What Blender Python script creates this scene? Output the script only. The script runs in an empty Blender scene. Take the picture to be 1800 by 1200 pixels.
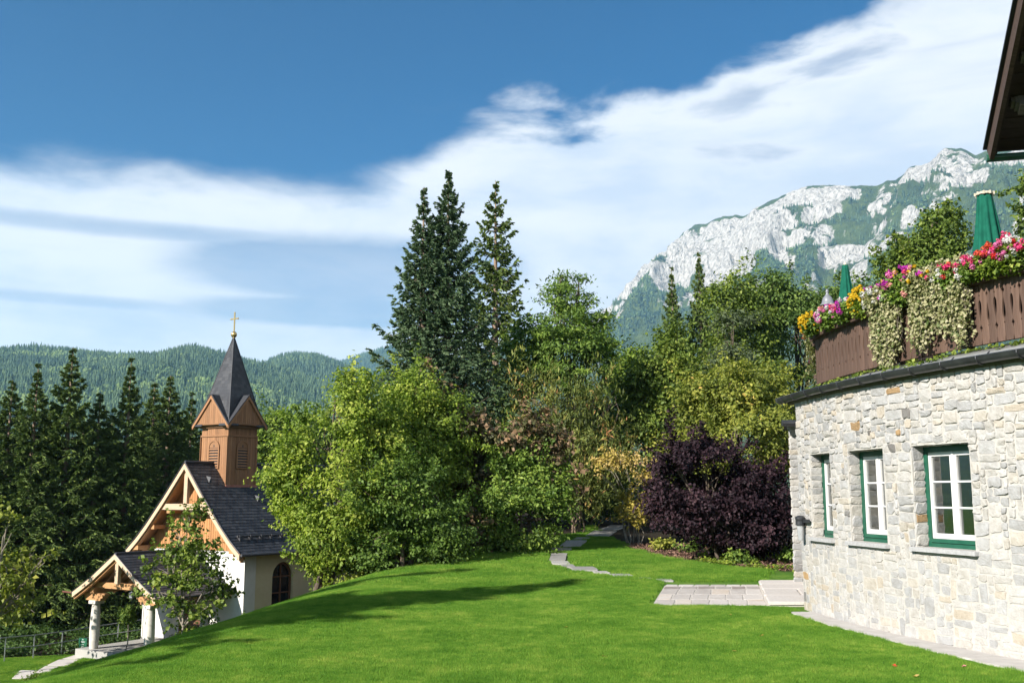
import bpy, math, random
import numpy as np
from mathutils import Vector, Matrix

random.seed(7)
RNG = np.random.default_rng(7)
R_ = math.radians
sc = bpy.context.scene
COL = sc.collection

# ------------------------------------------------------------------ camera
EYE = 2.0
F = 1750.0
PITCH = math.atan(267 / 1750)
cam_d = bpy.data.cameras.new('camera')
cam_d.sensor_width = 36
cam_d.lens = 35.0
cam_d.clip_start = 0.1
cam_d.clip_end = 40000
cam = bpy.data.objects.new('camera', cam_d)
COL.objects.link(cam)
cam.location = (0, 0, EYE)
cam.rotation_euler = (math.pi / 2 + PITCH, 0, 0)
sc.camera = cam

# ------------------------------------------------------------------ light
SUN_A = R_(43)       # how far the sun stands behind the left-hand side
SUN_E = R_(29)
to_sun = Vector((-math.cos(SUN_A) * math.cos(SUN_E), -math.sin(SUN_A) * math.cos(SUN_E), math.sin(SUN_E)))
sun_d = bpy.data.lights.new('sun', 'SUN')
sun_d.energy = 5.0
sun_d.angle = R_(0.53)
sun_d.color = (1.0, 0.94, 0.86)
sun = bpy.data.objects.new('sun', sun_d)
COL.objects.link(sun)
sun.rotation_euler = to_sun.to_track_quat('Z', 'Y').to_euler()
sun.location = to_sun * 300

world = bpy.data.worlds.new('World')
sc.world = world
world.use_nodes = True
wn, wl = world.node_tree.nodes, world.node_tree.links
wn.clear()


def WN(t, **kw):
    n = wn.new(t)
    for k, v in kw.items():
        setattr(n, k, v)
    return n


def wmath(op, a, b=None, c=None):
    n = WN('ShaderNodeMath', operation=op)
    for i, v in enumerate((a, b, c)):
        if v is None:
            continue
        if isinstance(v, (int, float)):
            n.inputs[i].default_value = v
        else:
            wl.new(v, n.inputs[i])
    return n.outputs[0]


def wsmooth(val, lo, hi):
    n = WN('ShaderNodeMapRange', interpolation_type='SMOOTHSTEP')
    wl.new(val, n.inputs[0])
    n.inputs[1].default_value = lo
    n.inputs[2].default_value = hi
    return n.outputs[0]


sky = WN('ShaderNodeTexSky', sky_type='NISHITA')
sky.sun_disc = False
sky.sun_elevation = SUN_E
sky.sun_rotation = math.atan2(to_sun.x, to_sun.y)
sky.altitude = 600
sky.air_density = 1.0
sky.dust_density = 0.3
sky.ozone_density = 3.0
hs = WN('ShaderNodeHueSaturation')
hs.inputs['Hue'].default_value = 0.487
hs.inputs['Saturation'].default_value = 1.6
hs.inputs['Value'].default_value = 0.9
wl.new(sky.outputs[0], hs.inputs['Color'])
SKY_S = 0.041
geo = WN('ShaderNodeTexCoord')
sep = WN('ShaderNodeSeparateXYZ')
wl.new(geo.outputs['Generated'], sep.inputs[0])
az = wmath('ARCTAN2', sep.outputs[0], sep.outputs[1])          # 0 = view direction, right positive
el = wmath('ARCSINE', sep.outputs[2])
comb = WN('ShaderNodeCombineXYZ')
wl.new(wmath('MULTIPLY', az, 1.0), comb.inputs[0])
wl.new(wmath('MULTIPLY', el, 1.9), comb.inputs[1])


def wnoise(scale, detail, rough, off=(0, 0, 0), stretch=(1, 1, 1), dist=0.0):
    mp = WN('ShaderNodeMapping')
    mp.inputs['Location'].default_value = off
    mp.inputs['Scale'].default_value = stretch
    wl.new(comb.outputs[0], mp.inputs['Vector'])
    n = WN('ShaderNodeTexNoise')
    n.inputs['Scale'].default_value = scale
    n.inputs['Detail'].default_value = detail
    n.inputs['Roughness'].default_value = rough
    n.inputs['Distortion'].default_value = dist
    wl.new(mp.outputs[0], n.inputs['Vector'])
    return n.outputs[0]


# upper edge of the cloud bank: elevation as a function of azimuth
fc = WN('ShaderNodeFloatCurve')
azn = wmath('MULTIPLY_ADD', az, 1 / 1.6, 0.5)
azc = WN('ShaderNodeClamp')
wl.new(azn, azc.inputs[0])
wl.new(azc.outputs[0], fc.inputs['Value'])
cu = fc.mapping.curves[0]
# the bank's top edge in radians of elevation (x: azimuth / 1.6 + 0.5)
edge_pts = [(-0.8, .296), (-0.46, .297), (-0.3, .302), (-0.15, .305), (-.07, .335), (0.0, .37), (.08, .385), (.16, .395), (.26, .43), (.38, .455), (.46, .49), (0.8, .54)]
for i, (a, e) in enumerate(edge_pts):
    px = a / 1.6 + .5
    if i == 0:
        cu.points[0].location = (px, e)
    elif i == len(edge_pts) - 1:
        cu.points[1].location = (px, e)
    else:
        cu.points.new(px, e)
fc.mapping.update()
n1 = wnoise(2.2, 6, .55, (3.1, .4, 0), (1.0, 1.25, 1))
n2 = wnoise(7.0, 6, .56, (7.7, 2.2, 0), (1.0, 1.35, 1), .25)
n3 = wnoise(1.6, 7, .6, (.2, 5.4, 0), (.55, 2.6, 1), .3)
depth_in = wmath('SUBTRACT', fc.outputs[0], el)
depth_in = wmath('MULTIPLY_ADD', wmath('SUBTRACT', n2, .5), wmath('MULTIPLY_ADD', wsmooth(az, -.2, .1), .12, .05), depth_in)
depth_in = wmath('MULTIPLY_ADD', wmath('SUBTRACT', n1, .5), .045, depth_in)
bank = wsmooth(depth_in, -.014, .028)


def lens_gap(a0, e0, wa, we):
    da = wmath('DIVIDE', wmath('SUBTRACT', az, a0), wa)
    de = wmath('DIVIDE', wmath('SUBTRACT', el, e0), we)
    r = wmath('ADD', wmath('MULTIPLY', da, da), wmath('MULTIPLY', de, de))
    r = wmath('MULTIPLY_ADD', wmath('SUBTRACT', n2, .5), 1.5, r)
    return wsmooth(r, 2.2, -.3)


gaps = wmath('MAXIMUM', wmath('MULTIPLY', lens_gap(-.17, .222, .15, .028), .9), wmath('MULTIPLY', lens_gap(-.35, .246, .20, .008), .45))
gaps = wmath('MAXIMUM', gaps, wmath('MULTIPLY', lens_gap(-.17, .178, .14, .013), .75))
gaps = wmath('MAXIMUM', gaps, wmath('MULTIPLY', lens_gap(-.42, .177, .13, .005), .3))
gaps = wmath('MAXIMUM', gaps, wmath('MULTIPLY', wsmooth(n3, .58, .74), .35))
gaps = wmath('MAXIMUM', gaps, wmath('MULTIPLY', wsmooth(n2, .52, .74), wmath('MULTIPLY', wsmooth(az, .02, .3), .5)))
mask = wmath('MULTIPLY', bank, wmath('SUBTRACT', 1.0, gaps))
thin = wmath('MULTIPLY', wsmooth(n1, .60, .80), .10)
mask = wmath('MAXIMUM', mask, thin)
mask = wmath('MAXIMUM', mask, wmath('MULTIPLY', wsmooth(el, .315, .20), .58))
mask = wmath('MULTIPLY', mask, .93)
# cloud tone: mostly white, softly greyer bases
ct = WN('ShaderNodeMix', data_type='RGBA')
ct.inputs[6].default_value = (.33, .37, .43, 1)
ct.inputs[7].default_value = (.46, .468, .48, 1)
wl.new(wsmooth(wmath('MULTIPLY_ADD', n3, .5, wmath('MULTIPLY', n2, .5)), .36, .58), ct.inputs[0])
skyk = WN('ShaderNodeVectorMath', operation='SCALE')
tn = WN('ShaderNodeMix', data_type='RGBA', blend_type='MULTIPLY')
tn.inputs[0].default_value = 1.0
tn.inputs[7].default_value = (.0, .86, 1.10, 1)
wl.new(hs.outputs[0], tn.inputs[6])
wl.new(tn.outputs[2], skyk.inputs[0])
skyk.inputs['Scale'].default_value = SKY_S
mixc = WN('ShaderNodeMix', data_type='RGBA')
wl.new(mask, mixc.inputs[0])
wl.new(skyk.outputs[0], mixc.inputs[6])
wl.new(ct.outputs[2], mixc.inputs[7])
bg = WN('ShaderNodeBackground')
wl.new(mixc.outputs[2], bg.inputs['Color'])
bg.inputs['Strength'].default_value = 1.0
wo = WN('ShaderNodeOutputWorld')
wl.new(bg.outputs[0], wo.inputs[0])

sc.view_settings.view_transform = 'Standard'
sc.view_settings.look = 'None'
sc.view_settings.gamma = 1.0
sc.view_settings.use_curve_mapping = False
sc.view_settings.exposure = 1.25
sc.render.engine = 'CYCLES'
cy = sc.cycles
cy.use_denoising = True
cy.max_bounces = 5
cy.diffuse_bounces = 2
cy.glossy_bounces = 3
cy.transmission_bounces = 4
cy.transparent_max_bounces = 6
cy.volume_bounces = 1
cy.caustics_reflective = False
cy.caustics_refractive = False

# ------------------------------------------------------------------ helpers
_c, _s = math.cos(PITCH), math.sin(PITCH)


def pix_dir(u, v):
    x, z = (u - 900) / F, -(v - 600) / F
    return Vector((x, _c - _s * z, _s + _c * z))


def at(u, v, Y):
    d = pix_dir(u, v)
    d = d * (Y / d.y)
    return Vector((d.x, d.y, d.z + EYE))


def on_level(u, v, z=0.0):
    d = pix_dir(u, v)
    d = d * ((z - EYE) / d.z)
    return Vector((d.x, d.y, z))


def smooth01(t):
    t = np.clip(t, 0, 1)
    return t * t * (3 - 2 * t)


_perm = RNG.permutation(512)
_vals = RNG.random(512)


def vnoise(x, y):
    xi, yi = np.floor(x).astype(int), np.floor(y).astype(int)
    xf, yf = x - xi, y - yi
    xf = xf * xf * (3 - 2 * xf)
    yf = yf * yf * (3 - 2 * yf)

    def h(a, b):
        return _vals[(_perm[(a & 255)] + b * 37 + (b & 255) * 11 + a) & 511]
    a = h(xi, yi) * (1 - xf) + h(xi + 1, yi) * xf
    b = h(xi, yi + 1) * (1 - xf) + h(xi + 1, yi + 1) * xf
    return a * (1 - yf) + b * yf


def fbm(x, y, octv=5, gain=.5):
    t, amp, tot = np.zeros_like(x, dtype=float), 1.0, 0.0
    for o in range(octv):
        t += amp * vnoise(x * 2 ** o + 17.3 * o, y * 2 ** o + 9.1 * o)
        tot += amp
        amp *= gain
    return t / tot


def ridged(x, y, octv=5):
    t, amp, tot = np.zeros_like(x, dtype=float), 1.0, 0.0
    for o in range(octv):
        t += amp * (1 - np.abs(2 * vnoise(x * 2 ** o + 5.3 * o, y * 2 ** o + 3.7 * o) - 1))
        tot += amp
        amp *= .5
    return t / tot


# ---- materials
def mat(name):
    m = bpy.data.materials.new(name)
    m.use_nodes = True
    nt = m.node_tree
    nt.nodes.clear()
    out = nt.nodes.new('ShaderNodeOutputMaterial')
    return m, nt, out


def nd(nt, t, **kw):
    n = nt.nodes.new(t)
    for k, v in kw.items():
        if k == 'ins':
            for kk, vv in v.items():
                n.inputs[kk].default_value = vv
        else:
            setattr(n, k, v)
    return n


def ramp(nt, fac, stops):
    r = nt.nodes.new('ShaderNodeValToRGB')
    e = r.color_ramp.elements
    while len(e) < len(stops):
        e.new(.5)
    for el_, (p, c) in zip(e, stops):
        el_.position = p
        el_.color = (*c, 1)
    nt.links.new(fac, r.inputs[0])
    return r.outputs[0]


def noise(nt, scale, detail=5, rough=.55, coord='Object', stretch=None, dist=0):
    n = nt.nodes.new('ShaderNodeTexNoise')
    n.inputs['Scale'].default_value = scale
    n.inputs['Detail'].default_value = detail
    n.inputs['Roughness'].default_value = rough
    n.inputs['Distortion'].default_value = dist
    if coord == 'World':
        src = nt.nodes.new('ShaderNodeNewGeometry').outputs['Position']
    else:
        src = nt.nodes.new('ShaderNodeTexCoord').outputs[coord]
    if stretch:
        mp = nt.nodes.new('ShaderNodeMapping')
        mp.inputs['Scale'].default_value = stretch
        nt.links.new(src, mp.inputs['Vector'])
        src = mp.outputs[0]
    nt.links.new(src, n.inputs['Vector'])
    return n.outputs[0]


def mixcol(nt, fac, a, b, mode='MIX'):
    n = nt.nodes.new('ShaderNodeMix')
    n.data_type = 'RGBA'
    n.blend_type = mode
    for i, v in ((0, fac), (6, a), (7, b)):
        if isinstance(v, (int, float)):
            n.inputs[i].default_value = v
        elif isinstance(v, tuple):
            n.inputs[i].default_value = (*v, 1)
        else:
            nt.links.new(v, n.inputs[i])
    return n.outputs[2]


def principled(nt, out, col, rough=.7, spec=.3, metal=0, bump=None, bump_d=.01, bump_s=.6):
    p = nt.nodes.new('ShaderNodeBsdfPrincipled')
    if isinstance(col, tuple):
        p.inputs['Base Color'].default_value = (*col, 1)
    else:
        nt.links.new(col, p.inputs['Base Color'])
    if isinstance(rough, (int, float)):
        p.inputs['Roughness'].default_value = rough
    else:
        nt.links.new(rough, p.inputs['Roughness'])
    p.inputs['Specular IOR Level'].default_value = spec
    p.inputs['Metallic'].default_value = metal
    if bump is not None:
        b = nt.nodes.new('ShaderNodeBump')
        b.inputs['Strength'].default_value = bump_s
        b.inputs['Distance'].default_value = bump_d
        nt.links.new(bump, b.inputs['Height'])
        nt.links.new(b.outputs[0], p.inputs['Normal'])
    nt.links.new(p.outputs[0], out.inputs[0])
    return p


def attr(nt, name):
    a = nt.nodes.new('ShaderNodeAttribute')
    a.attribute_name = name
    return a.outputs['Fac']


ALB = .76


def simple(name, c1, c2, scale=8, rough=.7, spec=.3, metal=0, stretch=None, bd=.004, bs=.4, detail=6):
    m, nt, out = mat(name)
    c1, c2 = tuple(x * ALB for x in c1), tuple(x * ALB for x in c2)
    n = noise(nt, scale, detail, .6, 'Object', stretch)
    principled(nt, out, ramp(nt, n, [(.3, c1), (.7, c2)]), rough, spec, metal, n, bd, bs)
    return m


def leaf_mat(name, stops, trans=.35, rough=.55, spec=.25):
    m, nt, out = mat(name)
    col = ramp(nt, attr(nt, 'tint'), stops)
    p = nt.nodes.new('ShaderNodeBsdfPrincipled')
    p.inputs['Roughness'].default_value = rough
    p.inputs['Specular IOR Level'].default_value = spec
    nt.links.new(col, p.inputs['Base Color'])
    t = nt.nodes.new('ShaderNodeBsdfTranslucent')
    tc = mixcol(nt, 1.0, col, (1.0, 1.15, .55), 'MULTIPLY')
    nt.links.new(tc, t.inputs['Color'])
    mx = nt.nodes.new('ShaderNodeMixShader')
    mx.inputs[0].default_value = trans
    nt.links.new(p.outputs[0], mx.inputs[1])
    nt.links.new(t.outputs[0], mx.inputs[2])
    nt.links.new(mx.outputs[0], out.inputs[0])
    return m


M = {}
# ---- meshes


def mesh_fast(name, V, Fc, material=None, tint=None, smooth=False):
    V = np.asarray(V, dtype=np.float32)
    Fc = np.asarray(Fc, dtype=np.int32)
    me = bpy.data.meshes.new(name)
    me.vertices.add(len(V))
    me.vertices.foreach_set('co', V.ravel())
    k = Fc.shape[1]
    me.loops.add(Fc.size)
    me.loops.foreach_set('vertex_index', Fc.ravel())
    me.polygons.add(len(Fc))
    me.polygons.foreach_set('loop_start', np.arange(0, Fc.size, k, dtype=np.int32))
    if smooth:
        me.polygons.foreach_set('use_smooth', np.ones(len(Fc), dtype=bool))
    if tint is not None:
        if not isinstance(tint, dict):
            tint = {'tint': tint}
        for kk, vv in tint.items():
            a = me.attributes.new(kk, 'FLOAT', 'POINT')
            a.data.foreach_set('value', np.asarray(vv, dtype=np.float32))
    me.update(calc_edges=True)
    if material:
        me.materials.append(material)
    return me


def link(name, me, parent=None, loc=None, rot=None):
    o = bpy.data.objects.new(name, me)
    COL.objects.link(o)
    if parent:
        o.parent = parent
    if loc is not None:
        o.location = loc
    if rot is not None:
        o.rotation_euler = rot
    return o


def tag(o, label=None, cat=None, group=None, kind=None):
    if label:
        o['label'] = label
    if cat:
        o['category'] = cat
    if group:
        o['group'] = group
    if kind:
        o['kind'] = kind
    return o


def thing(name, label, cat, loc=(0, 0, 0), rz=0, group=None):
    o = bpy.data.objects.new(name, None)
    COL.objects.link(o)
    o.location = loc
    o.rotation_euler = (0, 0, rz)
    o.empty_display_size = .2
    return tag(o, label, cat, group)


def copy_tree(o, parent=None):
    c = o.copy()
    COL.objects.link(c)
    c.parent = parent
    for ch in o.children:
        copy_tree(ch, c)
    return c


class MB:
    def __init__(s):
        s.v, s.f, s.t = [], [], []

    def add(s, vs, fs, tint=.5):
        b = len(s.v)
        s.v += [tuple(x) for x in vs]
        s.f += [tuple(i + b for i in f) for f in fs]
        s.t += [tint] * len(vs)
        return s

    def box(s, x0, x1, y0, y1, z0, z1, mtx=None, tint=.5):
        vs = [Vector((x, y, z)) for z in (z0, z1) for y in (y0, y1) for x in (x0, x1)]
        if mtx is not None:
            vs = [mtx @ p for p in vs]
        return s.add(vs, [(0, 2, 3, 1), (4, 5, 7, 6), (0, 1, 5, 4), (2, 6, 7, 3), (0, 4, 6, 2), (1, 3, 7, 5)], tint)

    def bevbox(s, x0, x1, y0, y1, z0, z1, b=.01, mtx=None, tint=.5):
        # box whose top edges are chamfered
        vs = []
        for (z, i) in ((z0, 0), (z1 - b, 0), (z1, b)):
            vs += [Vector((x0 + i, y0 + i, z)), Vector((x1 - i, y0 + i, z)), Vector((x1 - i, y1 - i, z)), Vector((x0 + i, y1 - i, z))]
        if mtx is not None:
            vs = [mtx @ p for p in vs]
        fs = [(3, 2, 1, 0), (8, 9, 10, 11)]
        for r in (0, 4):
            for k in range(4):
                fs.append((r + k, r + (k + 1) % 4, r + 4 + (k + 1) % 4, r + 4 + k))
        return s.add(vs, fs, tint)

    def tube(s, pts, rad, n=8, caps=True, tint=.5):
        pts = [Vector(p) for p in pts]
        if isinstance(rad, (int, float)):
            rad = [rad] * len(pts)
        b = len(s.v)
        prev = None
        for i, p in enumerate(pts):
            d = (pts[min(i + 1, len(pts) - 1)] - pts[max(i - 1, 0)])
            d = d.normalized() if d.length > 1e-9 else Vector((0, 0, 1))
            if prev is None:
                a = d.orthogonal().normalized()
            else:
                a = prev - d * prev.dot(d)
                a = a.normalized() if a.length > 1e-6 else d.orthogonal().normalized()
            prev = a
            c = d.cross(a)
            for k in range(n):
                t = 2 * math.pi * k / n
                s.v.append(tuple(p + (a * math.cos(t) + c * math.sin(t)) * rad[i]))
                s.t.append(tint)
        for i in range(len(pts) - 1):
            for k in range(n):
                s.f.append((b + i * n + k, b + i * n + (k + 1) % n, b + (i + 1) * n + (k + 1) % n, b + (i + 1) * n + k))
        if caps:
            s.f.append(tuple(b + k for k in range(n))[::-1])
            e = b + (len(pts) - 1) * n
            s.f.append(tuple(e + k for k in range(n)))
        return s

    def lathe(s, prof, n=20, origin=(0, 0, 0), tint=.5, rmod=None):
        b = len(s.v)
        for (r, z) in prof:
            for k in range(n):
                t = 2 * math.pi * k / n
                rr = r * (rmod(t, z) if rmod else 1)
                s.v.append((origin[0] + rr * math.cos(t), origin[1] + rr * math.sin(t), origin[2] + z))
                s.t.append(tint)
        for i in range(len(prof) - 1):
            for k in range(n):
                s.f.append((b + i * n + k, b + i * n + (k + 1) % n, b + (i + 1) * n + (k + 1) % n, b + (i + 1) * n + k))
        s.f.append(tuple(b + k for k in range(n))[::-1])
        e = b + (len(prof) - 1) * n
        s.f.append(tuple(e + k for k in range(n)))
        return s

    def prism(s, outline, d0, d1, place, tint=.5):
        """outline: list of (a, b); place(a, b, d) gives the point"""
        n = len(outline)
        vs = [place(a, b, d0) for a, b in outline] + [place(a, b, d1) for a, b in outline]
        fs = [tuple(range(n))[::-1], tuple(range(n, 2 * n))]
        fs += [(k, (k + 1) % n, n + (k + 1) % n, n + k) for k in range(n)]
        return s.add(vs, fs, tint)

    def mesh(s, name, m, smooth=False):
        me = bpy.data.meshes.new(name)
        me.from_pydata(s.v, [], s.f)
        a = me.attributes.new('tint', 'FLOAT', 'POINT')
        a.data.foreach_set('value', s.t)
        me.update()
        if m:
            me.materials.append(m)
        if smooth:
            me.polygons.foreach_set('use_smooth', [True] * len(me.polygons))
        return me

    def build(s, name, m, parent=None, smooth=False):
        return link(name, s.mesh(name, m, smooth), parent)


def scatter(name, pts, rot, scale, idx, sources, parent=None):
    """one 'stuff' object: instances of the source meshes on points (geometry nodes)"""
    me = bpy.data.meshes.new(name)
    me.vertices.add(len(pts))
    me.vertices.foreach_set('co', np.asarray(pts, dtype=np.float32).ravel())
    a = me.attributes.new('rot', 'FLOAT_VECTOR', 'POINT')
    a.data.foreach_set('vector', np.asarray(rot, dtype=np.float32).ravel())
    a = me.attributes.new('sc', 'FLOAT_VECTOR', 'POINT')
    a.data.foreach_set('vector', np.asarray(scale, dtype=np.float32).ravel())
    a = me.attributes.new('idx', 'INT', 'POINT')
    a.data.foreach_set('value', np.asarray(idx, dtype=np.int32))
    me.update()
    o = link(name, me, parent)
    c = bpy.data.collections.new(name + '_sources')
    for i, sm in enumerate(sources):
        so = bpy.data.objects.new('%s_%02d' % (name, i), sm)
        c.objects.link(so)
    ng = bpy.data.node_groups.new(name, 'GeometryNodeTree')
    ng.interface.new_socket('Geometry', in_out='INPUT', socket_type='NodeSocketGeometry')
    ng.interface.new_socket('Geometry', in_out='OUTPUT', socket_type='NodeSocketGeometry')
    gi, go = ng.nodes.new('NodeGroupInput'), ng.nodes.new('NodeGroupOutput')
    ci = ng.nodes.new('GeometryNodeCollectionInfo')
    ci.inputs['Collection'].default_value = c
    ci.inputs['Separate Children'].default_value = True
    ci.inputs['Reset Children'].default_value = True
    ip = ng.nodes.new('GeometryNodeInstanceOnPoints')
    ip.inputs['Pick Instance'].default_value = True

    def na(nm, ty):
        n = ng.nodes.new('GeometryNodeInputNamedAttribute')
        n.data_type = ty
        n.inputs['Name'].default_value = nm
        return n.outputs['Attribute']
    ng.links.new(gi.outputs[0], ip.inputs['Points'])
    ng.links.new(ci.outputs[0], ip.inputs['Instance'])
    ng.links.new(na('idx', 'INT'), ip.inputs['Instance Index'])
    ng.links.new(na('rot', 'FLOAT_VECTOR'), ip.inputs['Rotation'])
    ng.links.new(na('sc', 'FLOAT_VECTOR'), ip.inputs['Scale'])
    ng.links.new(ip.outputs[0], go.inputs[0])
    md = o.modifiers.new('scatter', 'NODES')
    md.node_group = ng
    return o


# ------------------------------------------------------------------ materials
M['mortar'] = simple('mortar', (.46, .44, .40), (.56, .54, .50), 14, .9, .15, bd=.006, bs=.6)


def stone_mat():
    m, nt, out = mat('stone')
    base = ramp(nt, attr(nt, 'tint'), [(0, (.14, .13, .12)), (.06, (.29, .29, .29)), (.25, (.375, .375, .375)), (.45, (.44, .43, .415)), (.65, (.41, .395, .37)), (.80, (.43, .395, .34)), (.90, (.41, .355, .285)), (.955, (.39, .26, .13)), (1, (.20, .14, .09))])
    n = noise(nt, 9, 8, .68, 'World')
    n2 = noise(nt, 38, 5, .6, 'World')
    c = mixcol(nt, ramp(nt, n, [(.35, (0, 0, 0)), (.72, (1, 1, 1))]), base, mixcol(nt, 1.0, base, (.72, .70, .66), 'MULTIPLY'))
    # rusty veins
    n3 = noise(nt, 5, 6, .7, 'World', None, 1.2)
    c = mixcol(nt, ramp(nt, n3, [(.66, (0, 0, 0)), (.78, (.55, .55, .55))]), c, (.38, .28, .17))
    h = nt.nodes.new('ShaderNodeMath')
    h.operation = 'ADD'
    nt.links.new(n, h.inputs[0])
    nt.links.new(n2, h.inputs[1])
    principled(nt, out, c, .85, .2, 0, h.outputs[0], .018, .7)
    return m


M['stone'] = stone_mat()


def wood_mat(name, dark, light, scale=3.0, vert=True, rough=.65, stain=.25):
    m, nt, out = mat(name)
    dark, light = tuple(x * .82 for x in dark), tuple(x * .82 for x in light)
    st = (7, 7, .55) if vert else (.6, 7, 7)
    g = noise(nt, scale, 8, .65, 'Object', st, .6)
    b = noise(nt, .9, 4, .6, 'World')
    c = ramp(nt, g, [(.25, dark), (.75, light)])
    c = mixcol(nt, ramp(nt, b, [(.4, (0, 0, 0)), (.75, (stain, stain, stain))]), c, dark)
    t = attr(nt, 'tint')
    c = mixcol(nt, 1.0, c, ramp(nt, t, [(0, (.72, .72, .72)), (1, (1.22, 1.2, 1.16))]), 'MULTIPLY')
    principled(nt, out, c, rough, .25, 0, g, .004, .5)
    return m


M['rail_wood'] = wood_mat('weathered_brown_wood', (.066, .039, .029), (.185, .120, .092), 3.2)
M['rail_beam'] = wood_mat('weathered_brown_beam', (.055, .034, .026), (.12, .08, .062), 3.2, False)
M['roof_wood'] = wood_mat('dark_roof_wood', (.030, .019, .014), (.075, .048, .036), 3, False)
M['grey_wood'] = wood_mat('grey_beam_wood', (.11, .09, .078), (.21, .18, .16), 3, False)
M['larch'] = wood_mat('larch_boards', (.40, .18, .07), (.58, .30, .125), 3, True, .6, .2)
M['tower_wood'] = wood_mat('bell_tower_boards', (.235, .115, .055), (.40, .215, .11), 3, True, .6, .25)
M['beam_wood'] = wood_mat('larch_beams', (.42, .205, .085), (.60, .35, .17), 3, False, .6, .2)
M['pale_beam'] = wood_mat('pale_larch_beams', (.50, .36, .24), (.64, .49, .35), 3, False, .65, .15)
M['slate'] = None


def slate_mat():
    m, nt, out = mat('slate')
    n = noise(nt, 12, 6, .6, 'World')
    c = ramp(nt, attr(nt, 'tint'), [(0, (.017, .018, .022)), (.5, (.030, .032, .038)), (1, (.060, .061, .066))])
    c = mixcol(nt, 1.0, c, ramp(nt, n, [(.3, (.8, .8, .8)), (.7, (1.15, 1.15, 1.15))]), 'MULTIPLY')
    principled(nt, out, c, .55, .35, 0, n, .004, .4)
    return m


M['slate'] = slate_mat()
M['plaster_white'] = simple('white_plaster', (.70, .68, .63), (.80, .78, .74), 3, .9, .15, bd=.003)
M['plaster_cream'] = simple('cream_plaster', (.66, .57, .36), (.74, .65, .43), 2.5, .9, .15, bd=.003)
M['column'] = simple('column_plaster', (.56, .52, .46), (.72, .68, .62), 4, .85, .2, bd=.004)
M['lead'] = simple('lead_sheet', (.07, .07, .075), (.12, .12, .13), 6, .45, .4, .4)
M['copper'] = simple('copper_sheet', (.35, .14, .10), (.50, .22, .17), 6, .4, .4, .6)
M['gold'] = simple('gilded_metal', (.60, .42, .16), (.78, .58, .26), 9, .3, .5, .85, bd=.001)
M['dark_glass'] = simple('dark_window_glass', (.010, .011, .013), (.02, .022, .026), 2, .06, .6, bd=.0005, bs=.05)
M['brown_frame'] = simple('brown_window_frame', (.14, .065, .035), (.22, .11, .06), 9, .5, .3)
M['gutter'] = simple('grey_sheet_metal', (.065, .068, .076), (.125, .13, .14), 5, .38, .5, .7, bd=.002)
M['zinc'] = simple('pale_sheet_metal', (.34, .35, .35), (.50, .51, .50), 6, .5, .4, .4, bd=.003)
M['green_metal'] = simple('green_painted_metal', (.012, .085, .045), (.022, .13, .07), 6, .35, .5, 0, bd=.001)
M['green_paint'] = simple('green_window_paint', (.010, .085, .050), (.022, .125, .075), 7, .4, .4, bd=.001)
M['white_paint'] = simple('white_window_paint', (.72, .72, .71), (.82, .82, .81), 7, .35, .4, bd=.0008)
M['sill'] = simple('grey_sill_stone', (.36, .36, .36), (.50, .50, .50), 22, .75, .25, bd=.002)
M['steel'] = simple('galvanised_steel', (.34, .36, .37), (.48, .50, .51), 8, .4, .5, .8, bd=.001)
M['lamp_dark'] = simple('dark_lamp_metal', (.030, .033, .038), (.06, .063, .07), 8, .45, .4, .3, bd=.001)  # lamp metal, also the painted shade of the louvre gaps
M['lamp_glass'] = simple('ribbed_lamp_glass', (.30, .31, .32), (.46, .47, .48), 8, .15, .6, bd=.001)
M['lantern_grey'] = simple('grey_lantern_metal', (.20, .21, .23), (.30, .31, .33), 8, .45, .4, .2, bd=.001)
M['parasol'] = simple('green_parasol_cloth', (.004, .085, .055), (.010, .135, .085), 9, .85, .15, bd=.003)
M['cream'] = simple('cream_cap_plastic', (.62, .55, .42), (.74, .67, .54), 9, .6, .3)
M['curtain'] = simple('white_curtain_cloth', (.55, .55, .54), (.70, .70, .68), 5, .9, .1)
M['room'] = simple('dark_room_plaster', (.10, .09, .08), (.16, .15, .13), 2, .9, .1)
M['bark'] = simple('grey_brown_bark', (.075, .055, .040), (.19, .15, .115), 11, .9, .15, bd=.02, bs=.8, stretch=(3, 3, .7))
M['pale_bark'] = simple('pale_spruce_bark', (.20, .14, .10), (.36, .27, .20), 11, .9, .15, bd=.02, bs=.8, stretch=(3, 3, .7))
M['twig'] = simple('pale_twig_bark', (.24, .20, .16), (.38, .33, .27), 14, .85, .2, bd=.004)
M['concrete'] = simple('pale_concrete', (.47, .44, .41), (.60, .57, .53), 4, .9, .15, bd=.006)


def glass_mat():
    m, nt, out = mat('window_glass')
    fr = nd(nt, 'ShaderNodeFresnel', ins={'IOR': 1.7})
    n = noise(nt, 1.2, 2, .5, 'World')
    bp = nd(nt, 'ShaderNodeBump', ins={'Strength': .04, 'Distance': .02})
    nt.links.new(n, bp.inputs['Height'])
    g = nd(nt, 'ShaderNodeBsdfGlossy', ins={'Roughness': .01, 'Color': (.95, .97, .96, 1)})
    nt.links.new(bp.outputs[0], g.inputs['Normal'])
    t = nd(nt, 'ShaderNodeBsdfTransparent', ins={'Color': (.80, .84, .82, 1)})
    mx = nd(nt, 'ShaderNodeMixShader')
    ad = nd(nt, 'ShaderNodeMath', operation='MULTIPLY_ADD')
    nt.links.new(fr.outputs[0], ad.inputs[0])
    ad.inputs[1].default_value = 1.0
    ad.inputs[2].default_value = .22
    nt.links.new(ad.outputs[0], mx.inputs[0])
    nt.links.new(t.outputs[0], mx.inputs[1])
    nt.links.new(g.outputs[0], mx.inputs[2])
    nt.links.new(mx.outputs[0], out.inputs[0])
    return m


M['glass'] = glass_mat()


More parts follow.
